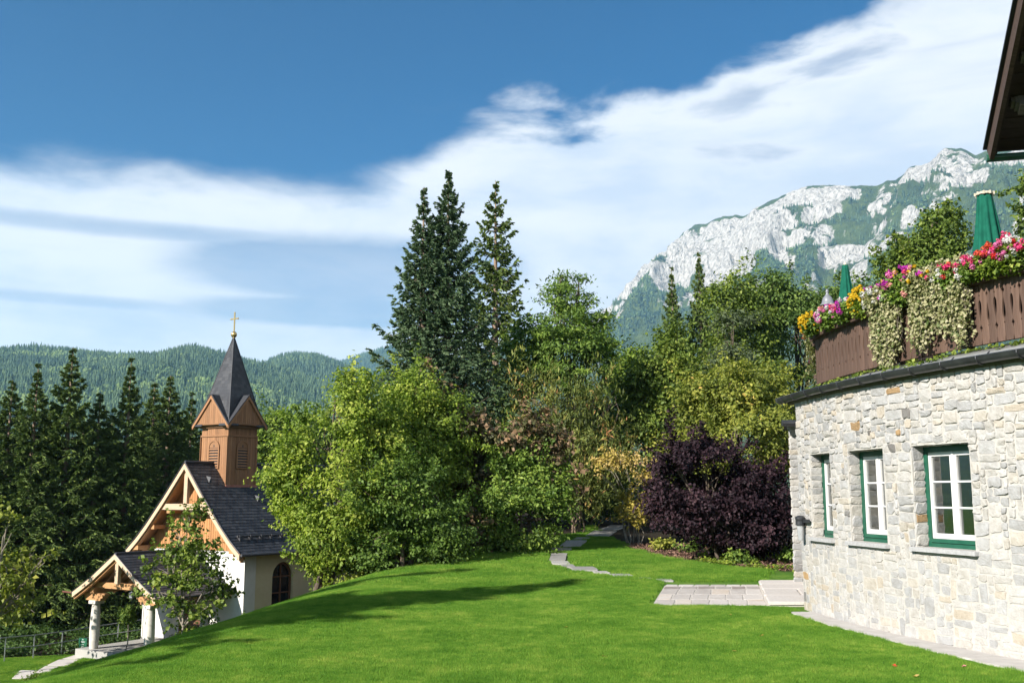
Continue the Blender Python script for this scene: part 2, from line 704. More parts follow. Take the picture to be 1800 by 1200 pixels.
def slab_mat(name, stops, rough=.8):
    m, nt, out = mat(name)
    n = noise(nt, 2.2, 7, .62, 'World', (1, .45, 1), .8)
    t = attr(nt, 'tint')
    a = nd(nt, 'ShaderNodeMath', operation='MULTIPLY_ADD')
    nt.links.new(n, a.inputs[0])
    a.inputs[1].default_value = .42
    nt.links.new(t, a.inputs[2])
    c = ramp(nt, a.outputs[0], stops)
    n2 = noise(nt, 26, 5, .6, 'World')
    c = mixcol(nt, 1.0, c, ramp(nt, n2, [(.3, (.85, .85, .85)), (.7, (1.08, 1.08, 1.08))]), 'MULTIPLY')
    principled(nt, out, c, rough, .25, 0, n2, .006, .5)
    return m


M['slab'] = slab_mat('paving_slab', [(.05, (.17, .125, .11)), (.3, (.36, .325, .295)), (.5, (.50, .46, .42)), (.75, (.54, .50, .46)), (.95, (.48, .385, .29))])
M['joint'] = simple('pale_joint', (.52, .47, .42), (.64, .60, .54), 10, .9, .15)
M['step_stone'] = slab_mat('stepping_stone', [(.1, (.17, .16, .15)), (.5, (.28, .27, .25)), (.9, (.36, .35, .32))])

# foliage
GREEN = lambda k=1.0: [(0, (.012 * k, .022 * k, .006 * k)), (.5, (.030 * k, .055 * k, .012 * k)), (1, (.07 * k, .105 * k, .022 * k))]
M['leaf_lime'] = leaf_mat('lime_green_leaves', [(0, (0.0562, 0.0926, 0.018)), (0.4, (0.159, 0.2316, 0.0324)), (0.75, (0.2805, 0.352, 0.0468)), (1, (0.4302, 0.4631, 0.09))], .4)
M['leaf_green'] = leaf_mat('green_leaves', [(0, (0.0464, 0.0832, 0.0176)), (0.5, (0.1276, 0.208, 0.0352)), (1, (0.2784, 0.3536, 0.0616))], .35)
M['leaf_dark'] = leaf_mat('dark_green_leaves', [(0, (0.0288, 0.0562, 0.0154)), (0.5, (0.0768, 0.1339, 0.0288)), (1, (0.18, 0.2484, 0.0538))], .3)
M['leaf_oak'] = leaf_mat('mid_green_leaves', [(0, (0.0427, 0.0727, 0.0141)), (0.5, (0.1281, 0.1857, 0.0317)), (1, (0.2668, 0.3127, 0.0528))], .35)
M['leaf_brown'] = leaf_mat('browning_leaves', [(0, (0.0471, 0.0544, 0.0209)), (0.35, (0.1131, 0.1179, 0.0452)), (0.6, (0.1602, 0.1087, 0.0626)), (1, (0.2828, 0.1721, 0.0958))], .25)
M['leaf_yellow'] = leaf_mat('yellow_green_leaves', [(0, (0.071, 0.1043, 0.0208)), (0.5, (0.237, 0.2646, 0.0446)), (0.85, (0.3949, 0.3767, 0.0743)), (1, (0.537, 0.3526, 0.104))], .4)
M['leaf_gold'] = leaf_mat('golden_leaves', [(0, (0.2024, 0.1771, 0.038)), (0.5, (0.4301, 0.3416, 0.0633)), (1, (0.5819, 0.4175, 0.1771))], .4)
M['leaf_purple'] = leaf_mat('dark_purple_leaves', [(0, (0.009, 0.0054, 0.0078)), (0.5, (0.0234, 0.0126, 0.0175)), (1, (0.0594, 0.0306, 0.037))], .12, .6, .15)
M['leaf_juniper'] = leaf_mat('juniper_sprays', [(0, (0.0432, 0.06, 0.0176)), (0.45, (0.1188, 0.15, 0.0317)), (0.8, (0.2376, 0.24, 0.0528)), (1, (0.432, 0.2, 0.088))], .2)
M['leaf_ivy'] = leaf_mat('variegated_leaves', [(0, (0.0749, 0.1123, 0.0281)), (0.3, (0.1872, 0.2059, 0.0843)), (0.6, (0.337, 0.3183, 0.1685)), (1, (0.468, 0.4306, 0.2808))], .3)
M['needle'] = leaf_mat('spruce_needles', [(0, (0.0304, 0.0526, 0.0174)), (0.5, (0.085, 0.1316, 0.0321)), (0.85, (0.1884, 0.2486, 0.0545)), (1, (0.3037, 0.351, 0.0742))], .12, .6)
M['needle_blue'] = leaf_mat('blue_spruce_needles', [(0, (0.0276, 0.0505, 0.0241)), (0.5, (0.0781, 0.1286, 0.0603)), (0.85, (0.1723, 0.2411, 0.1205)), (1, (0.2642, 0.3216, 0.1708))], .12, .55)
M['mulch'] = leaf_mat('bark_mulch', [(0, (0.0715, 0.0429, 0.0315)), (0.5, (0.1859, 0.1073, 0.0786)), (1, (0.3146, 0.1859, 0.1287))], .05, .9)






def flower_mat(name, c):
    c = tuple(x * .8 for x in c)
    return leaf_mat(name, [(0, tuple(x * .62 for x in c)), (.5, c), (1, tuple(min(.95, x * 1.25 + .03) for x in c))], .25, .6)


FL = {'white': flower_mat('white_petals', (.72, .70, .70)), 'pink': flower_mat('pink_petals', (.74, .18, .42)),
      'magenta': flower_mat('magenta_petals', (.52, .03, .42)), 'red': flower_mat('red_petals', (.68, .025, .03)),
      'coral': flower_mat('coral_petals', (.72, .09, .04)), 'yellow': flower_mat('yellow_petals', (.74, .48, .012)),
      'rose': flower_mat('rose_petals', (.78, .05, .20)), 'violet': flower_mat('violet_petals', (.09, .04, .20)),
      'salmon': flower_mat('salmon_petals', (.78, .33, .30))}


def grass_mat(name, ground=False):
    m, nt, out = mat(name)
    n = noise(nt, .8, 6, .68, 'World')
    n2 = noise(nt, 5.0, 6, .75, 'World')
    a = nd(nt, 'ShaderNodeMath', operation='ADD')
    nt.links.new(n, a.inputs[0])
    nt.links.new(n2, a.inputs[1])
    h = nd(nt, 'ShaderNodeMath', operation='MULTIPLY')
    nt.links.new(a.outputs[0], h.inputs[0])
    h.inputs[1].default_value = .5
    k = .55 if ground else 1.0
    c = ramp(nt, h.outputs[0], [(.36, (.068 * k, .180 * k, .018 * k)), (.46, (.118 * k, .260 * k, .030 * k)), (.54, (.175 * k, .320 * k, .044 * k)), (.65, (.33 * k, .42 * k, .085 * k))])
    if not ground:
        t = attr(nt, 'tint')
        c = mixcol(nt, 1.0, c, ramp(nt, t, [(0, (.55, .60, .45)), (.6, (1.0, 1.0, 1.0)), (.93, (1.25, 1.15, 1.0)), (1, (2.3, 1.5, 1.9))]), 'MULTIPLY')
        p = nd(nt, 'ShaderNodeBsdfPrincipled', ins={'Roughness': .6, 'Specular IOR Level': .15})
        nt.links.new(c, p.inputs['Base Color'])
        tr = nd(nt, 'ShaderNodeBsdfTranslucent')
        nt.links.new(mixcol(nt, 1.0, c, (1.1, 1.15, .5), 'MULTIPLY'), tr.inputs['Color'])
        mx = nd(nt, 'ShaderNodeMixShader', ins={0: .4})
        nt.links.new(p.outputs[0], mx.inputs[1])
        nt.links.new(tr.outputs[0], mx.inputs[2])
        nt.links.new(mx.outputs[0], out.inputs[0])
    else:
        # bare soil under the trees, fields far off
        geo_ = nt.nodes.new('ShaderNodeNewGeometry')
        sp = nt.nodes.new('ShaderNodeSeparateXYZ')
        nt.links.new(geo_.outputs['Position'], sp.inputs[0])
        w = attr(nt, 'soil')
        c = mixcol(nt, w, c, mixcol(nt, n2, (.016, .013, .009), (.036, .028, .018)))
        n3 = noise(nt, 60, 4, .6, 'World')
        principled(nt, out, c, .95, .1, 0, n3, .02, .6)
    return m


M['grass'] = grass_mat('grass_blades')
M['ground'] = grass_mat('lawn_ground', True)

# ------------------------------------------------------------------ terrain
LOW = -5.2


def terr(x, y):
    x, y = np.asarray(x, float), np.asarray(y, float)
    up = .035 * np.clip(y - 22, 0, 48)
    up = up * np.clip(1 - (y - 110) / 250, 0, 1) * smooth01((x + 7) / 8)
    q = np.clip(-3.25 + .13 * np.clip(y - 17, -7, 9) - x, 0, None)
    drop = np.where(q < 4.3, .07 * q * q, .07 * 4.3 ** 2 + .6 * (q - 4.3))
    k = .7
    cap = -LOW
    hh = np.clip(.5 + .5 * (cap - drop) / (k * 2), 0, 1)
    drop = cap * (1 - hh) + drop * hh - k * hh * (1 - hh)
    w = smooth01(drop / cap)
    z = up * (1 - w) - drop
    z = z - .07 * np.clip(y - 56, 0, 60) * smooth01((-4 - x) / 10)
    far = smooth01((y - 130) / 400)
    z = z * (1 - far) + (-12) * far
    back = smooth01((-y - 4) / 30)
    z = z * (1 - back * .2)
    near = (np.abs(x) < 40) & (y < 70) & (y > 0)
    bump = (fbm(x * .28 + 40, y * .28 + 40, 3) - .5) * .14 * smooth01((4.0 - x) / 3)
    return z + np.where(near, bump, 0)


def tz(x, y):
    return float(terr(np.array([x]), np.array([y]))[0])


def on_terrain(u, v):
    d = pix_dir(u, v)
    ys = np.arange(6, 120, .05)
    t = ys / d.y
    z = EYE + d.z * t
    h = terr(d.x * t, ys)
    i = int(np.argmax(z < h))
    return Vector((d.x * t[i], ys[i], float(h[i])))


SHRUB_LINE = [(-60, 46), (-14, 52), (-9.5, 34), (-7.2, 27.5), (-5.6, 25.2), (-4.2, 25.0), (-2.3, 27.3), (0, 31.5), (1.6, 34.5), (2.9, 38.5), (3.4, 44)]
_sx = np.array([p[0] for p in SHRUB_LINE], float)
_sy = np.array([p[1] for p in SHRUB_LINE], float)


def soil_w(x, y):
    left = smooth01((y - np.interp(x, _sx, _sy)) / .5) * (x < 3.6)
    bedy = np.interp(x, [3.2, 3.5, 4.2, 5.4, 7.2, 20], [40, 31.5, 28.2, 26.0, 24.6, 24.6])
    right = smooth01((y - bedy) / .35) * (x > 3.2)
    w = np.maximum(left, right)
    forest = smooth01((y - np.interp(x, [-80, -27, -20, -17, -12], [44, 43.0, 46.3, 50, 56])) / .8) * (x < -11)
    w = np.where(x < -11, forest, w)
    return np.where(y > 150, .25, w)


def grow(a, b, step, far, sgn, k=1.22):
    out, x, s = [], (b if sgn > 0 else a), step
    while abs(x) < far:
        s *= k
        x += sgn * s
        out.append(x)
    return out


gx = np.array(grow(-34, 20, .5, 9000, -1)[::-1] + list(np.arange(-34, 20.01, .4)) + grow(-34, 20, .5, 9000, 1))
gy = np.array(grow(0, 0, .6, 2500, -1)[::-1] + list(np.arange(0, 64.01, .4)) + grow(0, 64, .6, 12000, 1))
X, Y = np.meshgrid(gx, gy)
Z = terr(X, Y)
nx, ny = len(gx), len(gy)
ii = np.arange(nx * ny).reshape(ny, nx)
quads = np.stack([ii[:-1, :-1], ii[:-1, 1:], ii[1:, 1:], ii[1:, :-1]], -1).reshape(-1, 4)
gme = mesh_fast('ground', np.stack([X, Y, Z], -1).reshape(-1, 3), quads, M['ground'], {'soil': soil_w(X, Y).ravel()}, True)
ground = tag(link('ground', gme), 'green lawn rolling over a mound and down to the chapel', 'ground', kind='structure')

# ------------------------------------------------------------------ round wall geometry (needed by the paving)
CX, CY, RAD = 21.8, 18.3, 16.7
WALL_TOP = 3.62


def W(s, z, d=0.0):
    p = s / RAD
    r = RAD + d
    return Vector((CX - r * math.cos(p), CY - r * math.sin(p), z))


def w_frame(s):
    p = s / RAD
    n = Vector((-math.cos(p), -math.sin(p), 0))
    t = Vector((math.sin(p), -math.cos(p), 0))        # towards larger s (towards the camera)
    return n, t


def proj(p):
    q = Vector((p.x, p.y, p.z - EYE))
    yc = q.y * _c + q.z * _s
    zc = -q.y * _s + q.z * _c
    return 900 + F * q.x / yc, 600 - F * zc / yc


def s_at_u(u, z, d=0.0):
    best = min(np.arange(.3, 9.5, .005), key=lambda s: abs(proj(W(s, z, d))[0] - u))
    return float(best)


# ------------------------------------------------------------------ paving
path = tag(link('path', None), 'stepping stone path curving over the lawn into the shrubs', 'path', kind='structure')
STONES_PX = [(962, 1004, 964, 970, 3), (964, 996, 973, 986, 3), (970, 1004, 987, 993, -4), (990, 1013, 993, 998, -5), (1007, 1054, 997, 1004, -9),
             (1046, 1074, 1005, 1009, -6), (1077, 1115, 1010, 1014, -8), (1122, 1149, 1016, 1018.5, -5), (1157, 1186, 1019, 1023, -6),
             (981, 1020, 950, 962, 14), (1006, 1034, 945, 949, 6), (1026, 1070, 933, 944, 16), (1050, 1087, 927, 932, 12), (1065, 1094, 923, 926, 8)]
PAVE = []     # plan polygons kept free of grass


def slab_from_plan(name, poly, zf, th, m, parent, tint, lift):
    """poly: plan points counter-clockwise; a slab with a chamfered rim and slightly uneven outline"""
    pts = []
    n = len(poly)
    for i in range(n):
        a, b = Vector(poly[i]), Vector(poly[(i + 1) % n])
        for t in (0.04, .35, .65, .96):
            p = a.lerp(b, t)
            pts.append(p + Vector((random.uniform(-1, 1), random.uniform(-1, 1))) * .012)
    c = sum(pts, Vector((0, 0))) / len(pts)
    mb = MB()
    ring = []
    for (k, dz) in ((1.0, -th), (1.0, lift - .008), (.965, lift)):
        ring.append([Vector((c.x + (p.x - c.x) * k, c.y + (p.y - c.y) * k, zf(p.x, p.y) + dz)) for p in pts])
    vs = [p for r in ring for p in r]
    N = len(pts)
    fs = []
    for r in (0, N):
        fs += [(r + k, r + (k + 1) % N, r + N + (k + 1) % N, r + N + k) for k in range(N)]
    vs.append(Vector((c.x, c.y, zf(c.x, c.y) + lift)))
    fs += [(2 * N + k, 2 * N + (k + 1) % N, 3 * N) for k in range(N)]
    mb.add(vs, fs, tint)
    return mb.build(name, m, parent)


for (u0, u1, v0, v1, sh) in STONES_PX:
    v0, v1 = v0 + .5, v1 - .5 * (v1 - v0 > 3)
    ps = [on_terrain(u0 + 1.5, v1), on_terrain(u1 - 1.5, v1), on_terrain(u1 + sh - 1.5, v0), on_terrain(u0 + sh + 1.5, v0)]
    poly = [(p.x, p.y) for p in ps]
    PAVE.append(poly)
    slab_from_plan('stepping_stone', poly, tz, .05, M['step_stone'], path, random.uniform(.1, .5), .035)

terrace = tag(link('paved_terrace', None), 'pale stone paved terrace beside the round wall', 'paving', kind='structure')
T_O = Vector((2.54, 18.45))
T_E = Vector((1, 0.0))
T_N = Vector((.205, .979))
t_w, t_d = 2.05, 4.6


def TP(a, b):
    p = T_O + T_E * a + T_N * b
    return p


mb = MB()
c4 = [TP(-.01, -.01), TP(4.6, -.01), TP(4.6, t_d), TP(-.01, t_d)]
mb.prism([(p.x, p.y) for p in c4], -.1, .012, lambda a, b, d: Vector((a, b, d)))
mb.build('joint_bed', M['joint'], terrace)
PAVE.append([(p.x - .03, p.y - .03) for p in c4])
rows = [0, .95, 2.0, 3.1, 3.75, t_d]
for ri in range(len(rows) - 1):
    off = random.uniform(-.05, .05)
    xs = [0] + [k * t_w / 6 + off + random.uniform(-.03, .03) for k in range(1, 6)] + [t_w]
    if ri in (3,):
        xs = [0, .37, .72, 1.1, 1.44, 1.75, t_w]
    for k in range(len(xs) - 1):
        g = .012
        poly = [TP(xs[k] + g, rows[ri] + g), TP(xs[k + 1] - g, rows[ri] + g), TP(xs[k + 1] - g, rows[ri + 1] - g), TP(xs[k] + g, rows[ri + 1] - g)]
        tint = random.uniform(-.22, .1) if ri == 3 else random.uniform(.12, .5)
        if random.random() < .08:
            tint = .62
        slab_from_plan('paving_slab', [(p.x, p.y) for p in poly], lambda x, y: 0, .04, M['slab'], terrace, tint, .018)
# raised step beside the wall
step = MB()
b4 = [TP(t_w + .01, -.12), TP(3.2, -.12), TP(4.6, t_d - .05), TP(t_w + .01, t_d - .05)]
step.prism([(p.x, p.y) for p in b4], -.05, .065, lambda a, b, d: Vector((a, b, d)))
step.build('step_base', M['joint'], terrace)
for (a0, a1, b0, b1) in ((0, .95, -.14, 1.1), (.97, 1.9, -.14, 1.1), (0, .7, 1.12, 2.4), (.72, 1.9, 1.12, 2.4), (0, .9, 2.43, 3.5), (.92, 2.2, 2.43, 3.5), (0, 1.2, 3.52, 4.5), (1.22, 2.4, 3.52, 4.5)):
    poly = [TP(t_w + a0 + .02, b0), TP(t_w + a1, b0), TP(t_w + a1, b1), TP(t_w + a0 + .02, b1)]
    slab_from_plan('step_slab', [(p.x, p.y) for p in poly], lambda x, y: .065, .03, M['slab'], terrace, random.uniform(.3, .55), .025)
PAVE.append([(p.x, p.y) for p in [TP(t_w, -.16), TP(4.4, -.16), TP(4.4, 4.7), TP(t_w, 4.7)]])

# pale strip at the foot of the wall
mb = MB()
S0, S1 = .9, 12.0
N = 60
for k in range(N):
    a, b = S0 + (S1 - S0) * k / N, S0 + (S1 - S0) * (k + 1) / N
    w0 = .42 + .25 * smooth01((a - 3) / 5) + .02 * math.sin(a * 5.3) + .015 * math.sin(a * 13)
    w1 = .42 + .25 * smooth01((b - 3) / 5) + .02 * math.sin(b * 5.3) + .015 * math.sin(b * 13)
    p = [W(a, .02, -.05), W(a, .022, w0), W(b, .022, w1), W(b, .02, -.05)]
    q = [Vector((v.x, v.y, -.08)) for v in p]
    mb.add(p + q, [(0, 3, 2, 1), (1, 2, 6, 5)])
strip = tag(mb.build('pavement', M['concrete']), 'pale concrete strip along the foot of the round stone wall', 'pavement', kind='structure')
sp = [W(s, 0, .42 + .25 * float(smooth01((s - 3) / 5))) for s in np.linspace(S0, S1, 30)] + [W(s, 0, -3) for s in np.linspace(S1, S0, 30)]
PAVE.append([(p.x, p.y) for p in sp])

lower = tag(link('chapel_path', None), 'pale slab path leading down to the chapel porch', 'path', kind='structure')
for (u0, u1, v0, v1, sh) in [(82, 118, 1158, 1169, 22), (108, 140, 1150, 1157, 22), (112, 135, 1141, 1144, 14), (135, 168, 1143, 1149, 12), (138, 160, 1136, 1139, 12), (60, 84, 1170, 1182, 20), (20, 50, 1178, 1192, 16)]:
    ps = [on_level(u0, v1, LOW), on_level(u1, v1, LOW), on_level(u1 + sh, v0, LOW), on_level(u0 + sh, v0, LOW)]
    poly = [(p.x, p.y) for p in ps]
    PAVE.append(poly)
    slab_from_plan('path_slab', poly, tz, .05, M['slab'], lower, random.uniform(.25, .5), .02)

# ------------------------------------------------------------------ far hills and mountain
TREE_M = []


def cone_tree(name, m, seed, broad=False):
    r = np.random.default_rng(seed)
    mb = MB()
    if broad:
        for q in range(5):
            c = Vector((r.uniform(-.22, .22), r.uniform(-.22, .22), r.uniform(.35, .75)))
            rr = r.uniform(.16, .26)
            mb.lathe([(.02, -rr), (rr * .8, -rr * .6), (rr, 0), (rr * .75, rr * .65), (.02, rr)], 6, c, float(r.random()))
    else:
        n = 7
        for q in range(6):
            z0 = .08 + q * .145
            rad = .19 * (1 - q / 6.6) * r.uniform(.85, 1.2)
            ph = r.uniform(0, 6)
            tip = (r.uniform(-.01, .01), r.uniform(-.01, .01), z0 + .27)
            vs = [tip]
            for k in range(n):
                a = ph + 2 * math.pi * k / n
                rk = rad * r.uniform(.65, 1.2)
                vs.append((rk * math.cos(a), rk * math.sin(a), z0 + r.uniform(-.03, .03)))
            mb.add(vs, [(0, 1 + k, 1 + (k + 1) % n) for k in range(n)], float(r.random()))
        mb.tube([(0, 0, -.05), (0, 0, .3)], [.02, .015], 4, True, .1)
    return mb.mesh(name, m)


def far_tree_mat(name, c1, c2):
    m, nt, out = mat(name)
    oi = nt.nodes.new('ShaderNodeObjectInfo')
    c = mixcol(nt, oi.outputs['Random'], c1, c2)
    n = noise(nt, .004, 4, .6, 'World')
    c = mixcol(nt, 1.0, c, ramp(nt, n, [(.3, (.7, .75, .75)), (.7, (1.3, 1.25, 1.1))]), 'MULTIPLY')
    principled(nt, out, c, .9, .1)
    return m


M['far_spruce'] = far_tree_mat('far_spruce', (.030, .058, .040), (.092, .138, .072))  # blue in the needle colour paints in some distance haze
M['far_broad'] = far_tree_mat('far_broadleaf', (.085, .135, .055), (.155, .205, .078))
far_src = [cone_tree('far_spruce', M['far_spruce'], k) for k in range(4)] + [cone_tree('far_broadleaf', M['far_broad'], 20 + k, True) for k in range(3)]


def hill(name, skyline, Yr, y_near, y_far, x_pad, label, res=(150, 110), rough=30, base=-12):
    xs, zs = [], []
    for (u, v) in skyline:
        p = at(u, v, Yr)
        xs.append(p.x)
        zs.append(p.z)
    xs, zs = np.array(xs), np.array(zs)

    def H(x, y):
        xr = x * (Yr / np.maximum(y, 1)) * .5 + x * .5      # spurs splay a little towards the valley
        zr = np.interp(xr, xs, zs)
        t = (y - y_near) / (Yr - y_near)
        g = np.where(t < 1, smooth01(t) ** .85, 1 - .35 * smooth01((t - 1) / .6))
        und = (fbm(x / 420 + 3, y / 420, 4) - .5) * 2
        spur = (ridged(x / 300 + 11, y / 700, 3) - .6)
        env = np.clip(t, 0, 1) * np.clip(1.04 - t, 0.06, 1) * 4
        return base + (zr - base) * g + rough * und * env + rough * 1.2 * spur * env
    gx_ = np.linspace(xs[0] - x_pad, xs[-1] + x_pad, res[0])
    gy_ = np.linspace(y_near, y_far, res[1])
    X_, Y_ = np.meshgrid(gx_, gy_)
    Z_ = H(X_, Y_)
    i_ = np.arange(X_.size).reshape(X_.shape)
    q_ = np.stack([i_[:-1, :-1], i_[:-1, 1:], i_[1:, 1:], i_[1:, :-1]], -1).reshape(-1, 4)
    me = mesh_fast(name, np.stack([X_, Y_, Z_], -1).reshape(-1, 3), q_, M['hill'], None, True)
    o = tag(link(name, me), label, 'hill', kind='structure')
    return o, H


def hill_mat():
    m, nt, out = mat('forest_floor')
    n = noise(nt, .01, 6, .6, 'World')
    c = ramp(nt, n, [(.35, (.026, .044, .018)), (.6, (.055, .085, .028)), (.75, (.105, .145, .045))])
    principled(nt, out, c, .95, .1)
    return m


M['hill'] = hill_mat()


def forest_on(name, H, n, umin, umax, y0, y1, label, broad=.25, hmin=13, hmax=24, sel=None, seed=3):
    r = np.random.default_rng(seed)
    k0, k1 = (umin - 900) / F, (umax - 900) / F
    y = np.sqrt(r.uniform(y0 ** 2, y1 ** 2, n))
    x = y * r.uniform(k0, k1, n)
    keep = np.ones(n, bool)
    if sel is not None:
        keep = sel(x, y, r)
    x, y = x[keep], y[keep]
    z = H(x, y)
    n = len(x)
    patch = fbm(x / 160 + 50, y / 160 + 50, 4)
    isb = (patch + r.normal(0, .05, n)) > np.quantile(patch, 1 - broad)
    h = r.uniform(hmin, hmax, n) * (.75 + .5 * fbm(x / 90, y / 90, 2))
    wd = h * r.uniform(.8, 1.25, n) * np.where(isb, .62, 1)
    idx = np.where(isb, 4 + r.integers(0, 3, n), r.integers(0, 4, n))
    rot = np.stack([np.zeros(n), np.zeros(n), r.uniform(0, 6.28, n)], -1)
    scl = np.stack([wd, wd, h * np.where(isb, .7, 1)], -1)
    o = scatter(name, np.stack([x, y, z], -1), rot, scl, idx, far_src)
    return tag(o, label, 'forest', kind='stuff')


sky_left = [(-500, 670), (-200, 650), (0, 644), (60, 636), (180, 636), (260, 640), (330, 642), (350, 636), (372, 631), (400, 641), (440, 654), (480, 664), (560, 690), (760, 730), (1000, 740)]
h1, H1 = hill('hill', sky_left, 2500, 700, 3300, 350, 'broad forested ridge behind the chapel spire')
sky_mid = [(250, 720), (330, 680), (420, 660), (470, 656), (500, 640), (530, 635), (560, 637), (600, 650), (640, 668), (760, 680), (1000, 700)]
h2, H2 = hill('hill', sky_mid, 3000, 1500, 3800, 350, 'rounded forested hilltop between the spire and the tall spruces')
sky_blue = [(450, 700), (560, 655), (640, 628), (690, 612), (780, 640), (900, 600), (1000, 570), (1060, 545), (1120, 560)]
h3, H3 = hill('hill', sky_blue, 4800, 3600, 5600, 500, 'distant bluish ridge glimpsed behind the spruces')
forest_on('hill_forest', H1, 21000, -60, 640, 1000, 2620, 'dense conifer forest covering the ridge behind the chapel', .28, seed=3)
forest_on('hill_forest', H2, 9000, 380, 720, 2000, 3150, 'dense conifer forest covering the rounded hilltop', .22, seed=4)
forest_on('hill_forest', H3, 3000, 560, 760, 4100, 4900, 'bluish conifer forest on the distant ridge', .15, 14, 24, seed=5)

# --- the limestone mountain
ridge_px = [(960, 600, 4600), (1010, 570, 4500), (1045, 556, 4400), (1075, 535, 4300), (1100, 508, 4200), (1122, 486, 4130), (1150, 452, 4050), (1180, 430, 3970), (1200, 410, 3900), (1225, 395, 3830), (1250, 386, 3780),
            (1285, 380, 3700), (1310, 379, 3650), (1330, 364, 3600), (1365, 348, 3540), (1400, 332, 3480), (1430, 327, 3420), (1460, 325, 3380), (1500, 324, 3330), (1540, 322, 3280), (1575, 313, 3230), (1600, 298, 3190), (1630, 288, 3150),
            (1648, 276, 3120), (1660, 262, 3100), (1690, 262, 3060), (1715, 272, 3030), (1735, 266, 3010), (1770, 262, 2970), (1800, 256, 2930), (1900, 240, 2800), (2050, 235, 2650), (2300, 260, 2400)]
rp = np.array([tuple(at(u, v, y)) for u, v, y in ridge_px])
seg = np.r_[0, np.cumsum(np.hypot(*np.diff(rp[:, :2], axis=0).T))]
NA, NB = 620, 300
aa = np.linspace(0, seg[-1], NA)
RX, RY, RZ = (np.interp(aa, seg, rp[:, k]) for k in range(3))
RZ = RZ + (fbm(aa / 60, aa * 0 + 3, 4) - .5) * 26
# down-slope direction: to the valley, left and towards the camera
DIRX, DIRY = -.52, -.854
bb = np.r_[np.linspace(-.35, 0, 30, endpoint=False), np.linspace(0, 1, NB - 30) ** 1.9]
A_, B_ = np.meshgrid(np.arange(NA), bb)
A_ = A_.astype(int)
zr = RZ[A_]
run = np.clip(zr * 1.75, 500, 2000)
vv = np.clip(B_, 0, 1) * run
sx_ = RX[A_] + DIRX * run * B_
sy_ = RY[A_] + DIRY * run * B_
bpos = np.clip(B_, 0, 1)
prof = np.where(B_ < 0, 1 + B_ * 1.1, (1 - bpos) ** 1.5)
along = aa[A_]
wrp = fbm(along / 300 + 7, vv / 300, 3) * 1.6
g1 = ridged(along / 430 + wrp + .0009 * vv, vv / 700 + 3, 4)
g2 = ridged(along / 150 + 8 + wrp, vv / 260 + .6 * wrp, 4)
g3 = fbm(along / 42, vv / 42, 5)
env = np.clip(bpos / .10, 0, 1) * np.clip((1.02 - bpos) / .3, 0, 1)
amp = zr / 1000
zz = -12 + (zr + 12) * prof + amp * env * ((g1 - .62) * 190 + (g2 - .6) * 85) + amp * np.clip(bpos / .02, 0.15, 1) * (g3 - .5) * 52
stepn = zz + 60 * fbm(along / 120 + 4, vv / 300, 3)
zz = zz + amp * env * 9 * np.sin(stepn / 15.0) * (bpos < .6)
i_ = np.arange(A_.size).reshape(A_.shape)
q_ = np.stack([i_[:-1, :-1], i_[:-1, 1:], i_[1:, 1:], i_[1:, :-1]], -1).reshape(-1, 4)[:, ::-1]
gradb = np.abs(np.gradient(zz, axis=0)) / np.maximum(np.hypot(np.gradient(sx_, axis=0), np.gradient(sy_, axis=0)), 1)
grada = np.abs(np.gradient(zz, axis=1)) / np.maximum(np.hypot(np.gradient(sx_, axis=1), np.gradient(sy_, axis=1)), 1)
steep = np.hypot(gradb, grada)
# how green: rises downhill, with gullies of bare rock and scree
gul = ridged(along / 210 + .0016 * vv + 2.2 + .5 * wrp, vv / 900 + 7, 4)
vegn = fbm(along / 95 + 13 + .0012 * vv, vv / 120 + 2, 5) - .5
bq = np.clip(bpos / .30, 0, 3)
veg = .20 + .92 * np.clip(bq - .12, 0, 1.3) + vegn * 2.3 - np.clip(steep - 1.1, 0, 1.5) * .22 - np.clip(gul - .74, 0, 1) * 2.0
right_end = np.interp(1690, [p[0] for p in ridge_px], seg)
veg += .40 * np.clip((along - right_end) / 200, 0, 1) * np.clip(1.3 - bq, 0, 1)
veg += .45 * (np.abs(B_) < .010)
left_end = np.interp(1240, [p[0] for p in ridge_px], seg)
veg -= .22 * np.clip((left_end - along) / 300, 0, 1) * np.clip(1 - bq * .8, 0, 1)


def mountain_mat():
    m, nt, out = mat('limestone_mountain')
    v = attr(nt, 'veg')
    n = noise(nt, .030, 7, .68, 'World', None, .5)
    n2 = noise(nt, .11, 6, .65, 'World', (1, 1, .35))
    a = nd(nt, 'ShaderNodeMath', operation='MULTIPLY_ADD')
    nt.links.new(n, a.inputs[0])
    a.inputs[1].default_value = 1.1
    nt.links.new(v, a.inputs[2])
    rock = ramp(nt, n2, [(.30, (.09, .088, .085)), (.41, (.30, .285, .265)), (.55, (.50, .48, .445)), (.75, (.58, .555, .515))])  # darkest stops put crevice shade into the rock colour
    green = ramp(nt, noise(nt, .02, 6, .65, 'World'), [(.3, (.026, .042, .018)), (.52, (.062, .090, .028)), (.72, (.115, .145, .045))])
    c = mixcol(nt, ramp(nt, a.outputs[0], [(.88, (0, 0, 0)), (.99, (1, 1, 1))]), rock, green)
    principled(nt, out, c, .95, .1, 0, n2, 22.0, 1.0)
    return m


M['mountain'] = mountain_mat()
mme = mesh_fast('mountain', np.stack([sx_, sy_, zz], -1).reshape(-1, 3), q_, M['mountain'], {'veg': veg.ravel()}, False)
mountain = tag(link('mountain', mme), 'pale limestone mountain with cliffs and green patches above the trees', 'mountain', kind='structure')
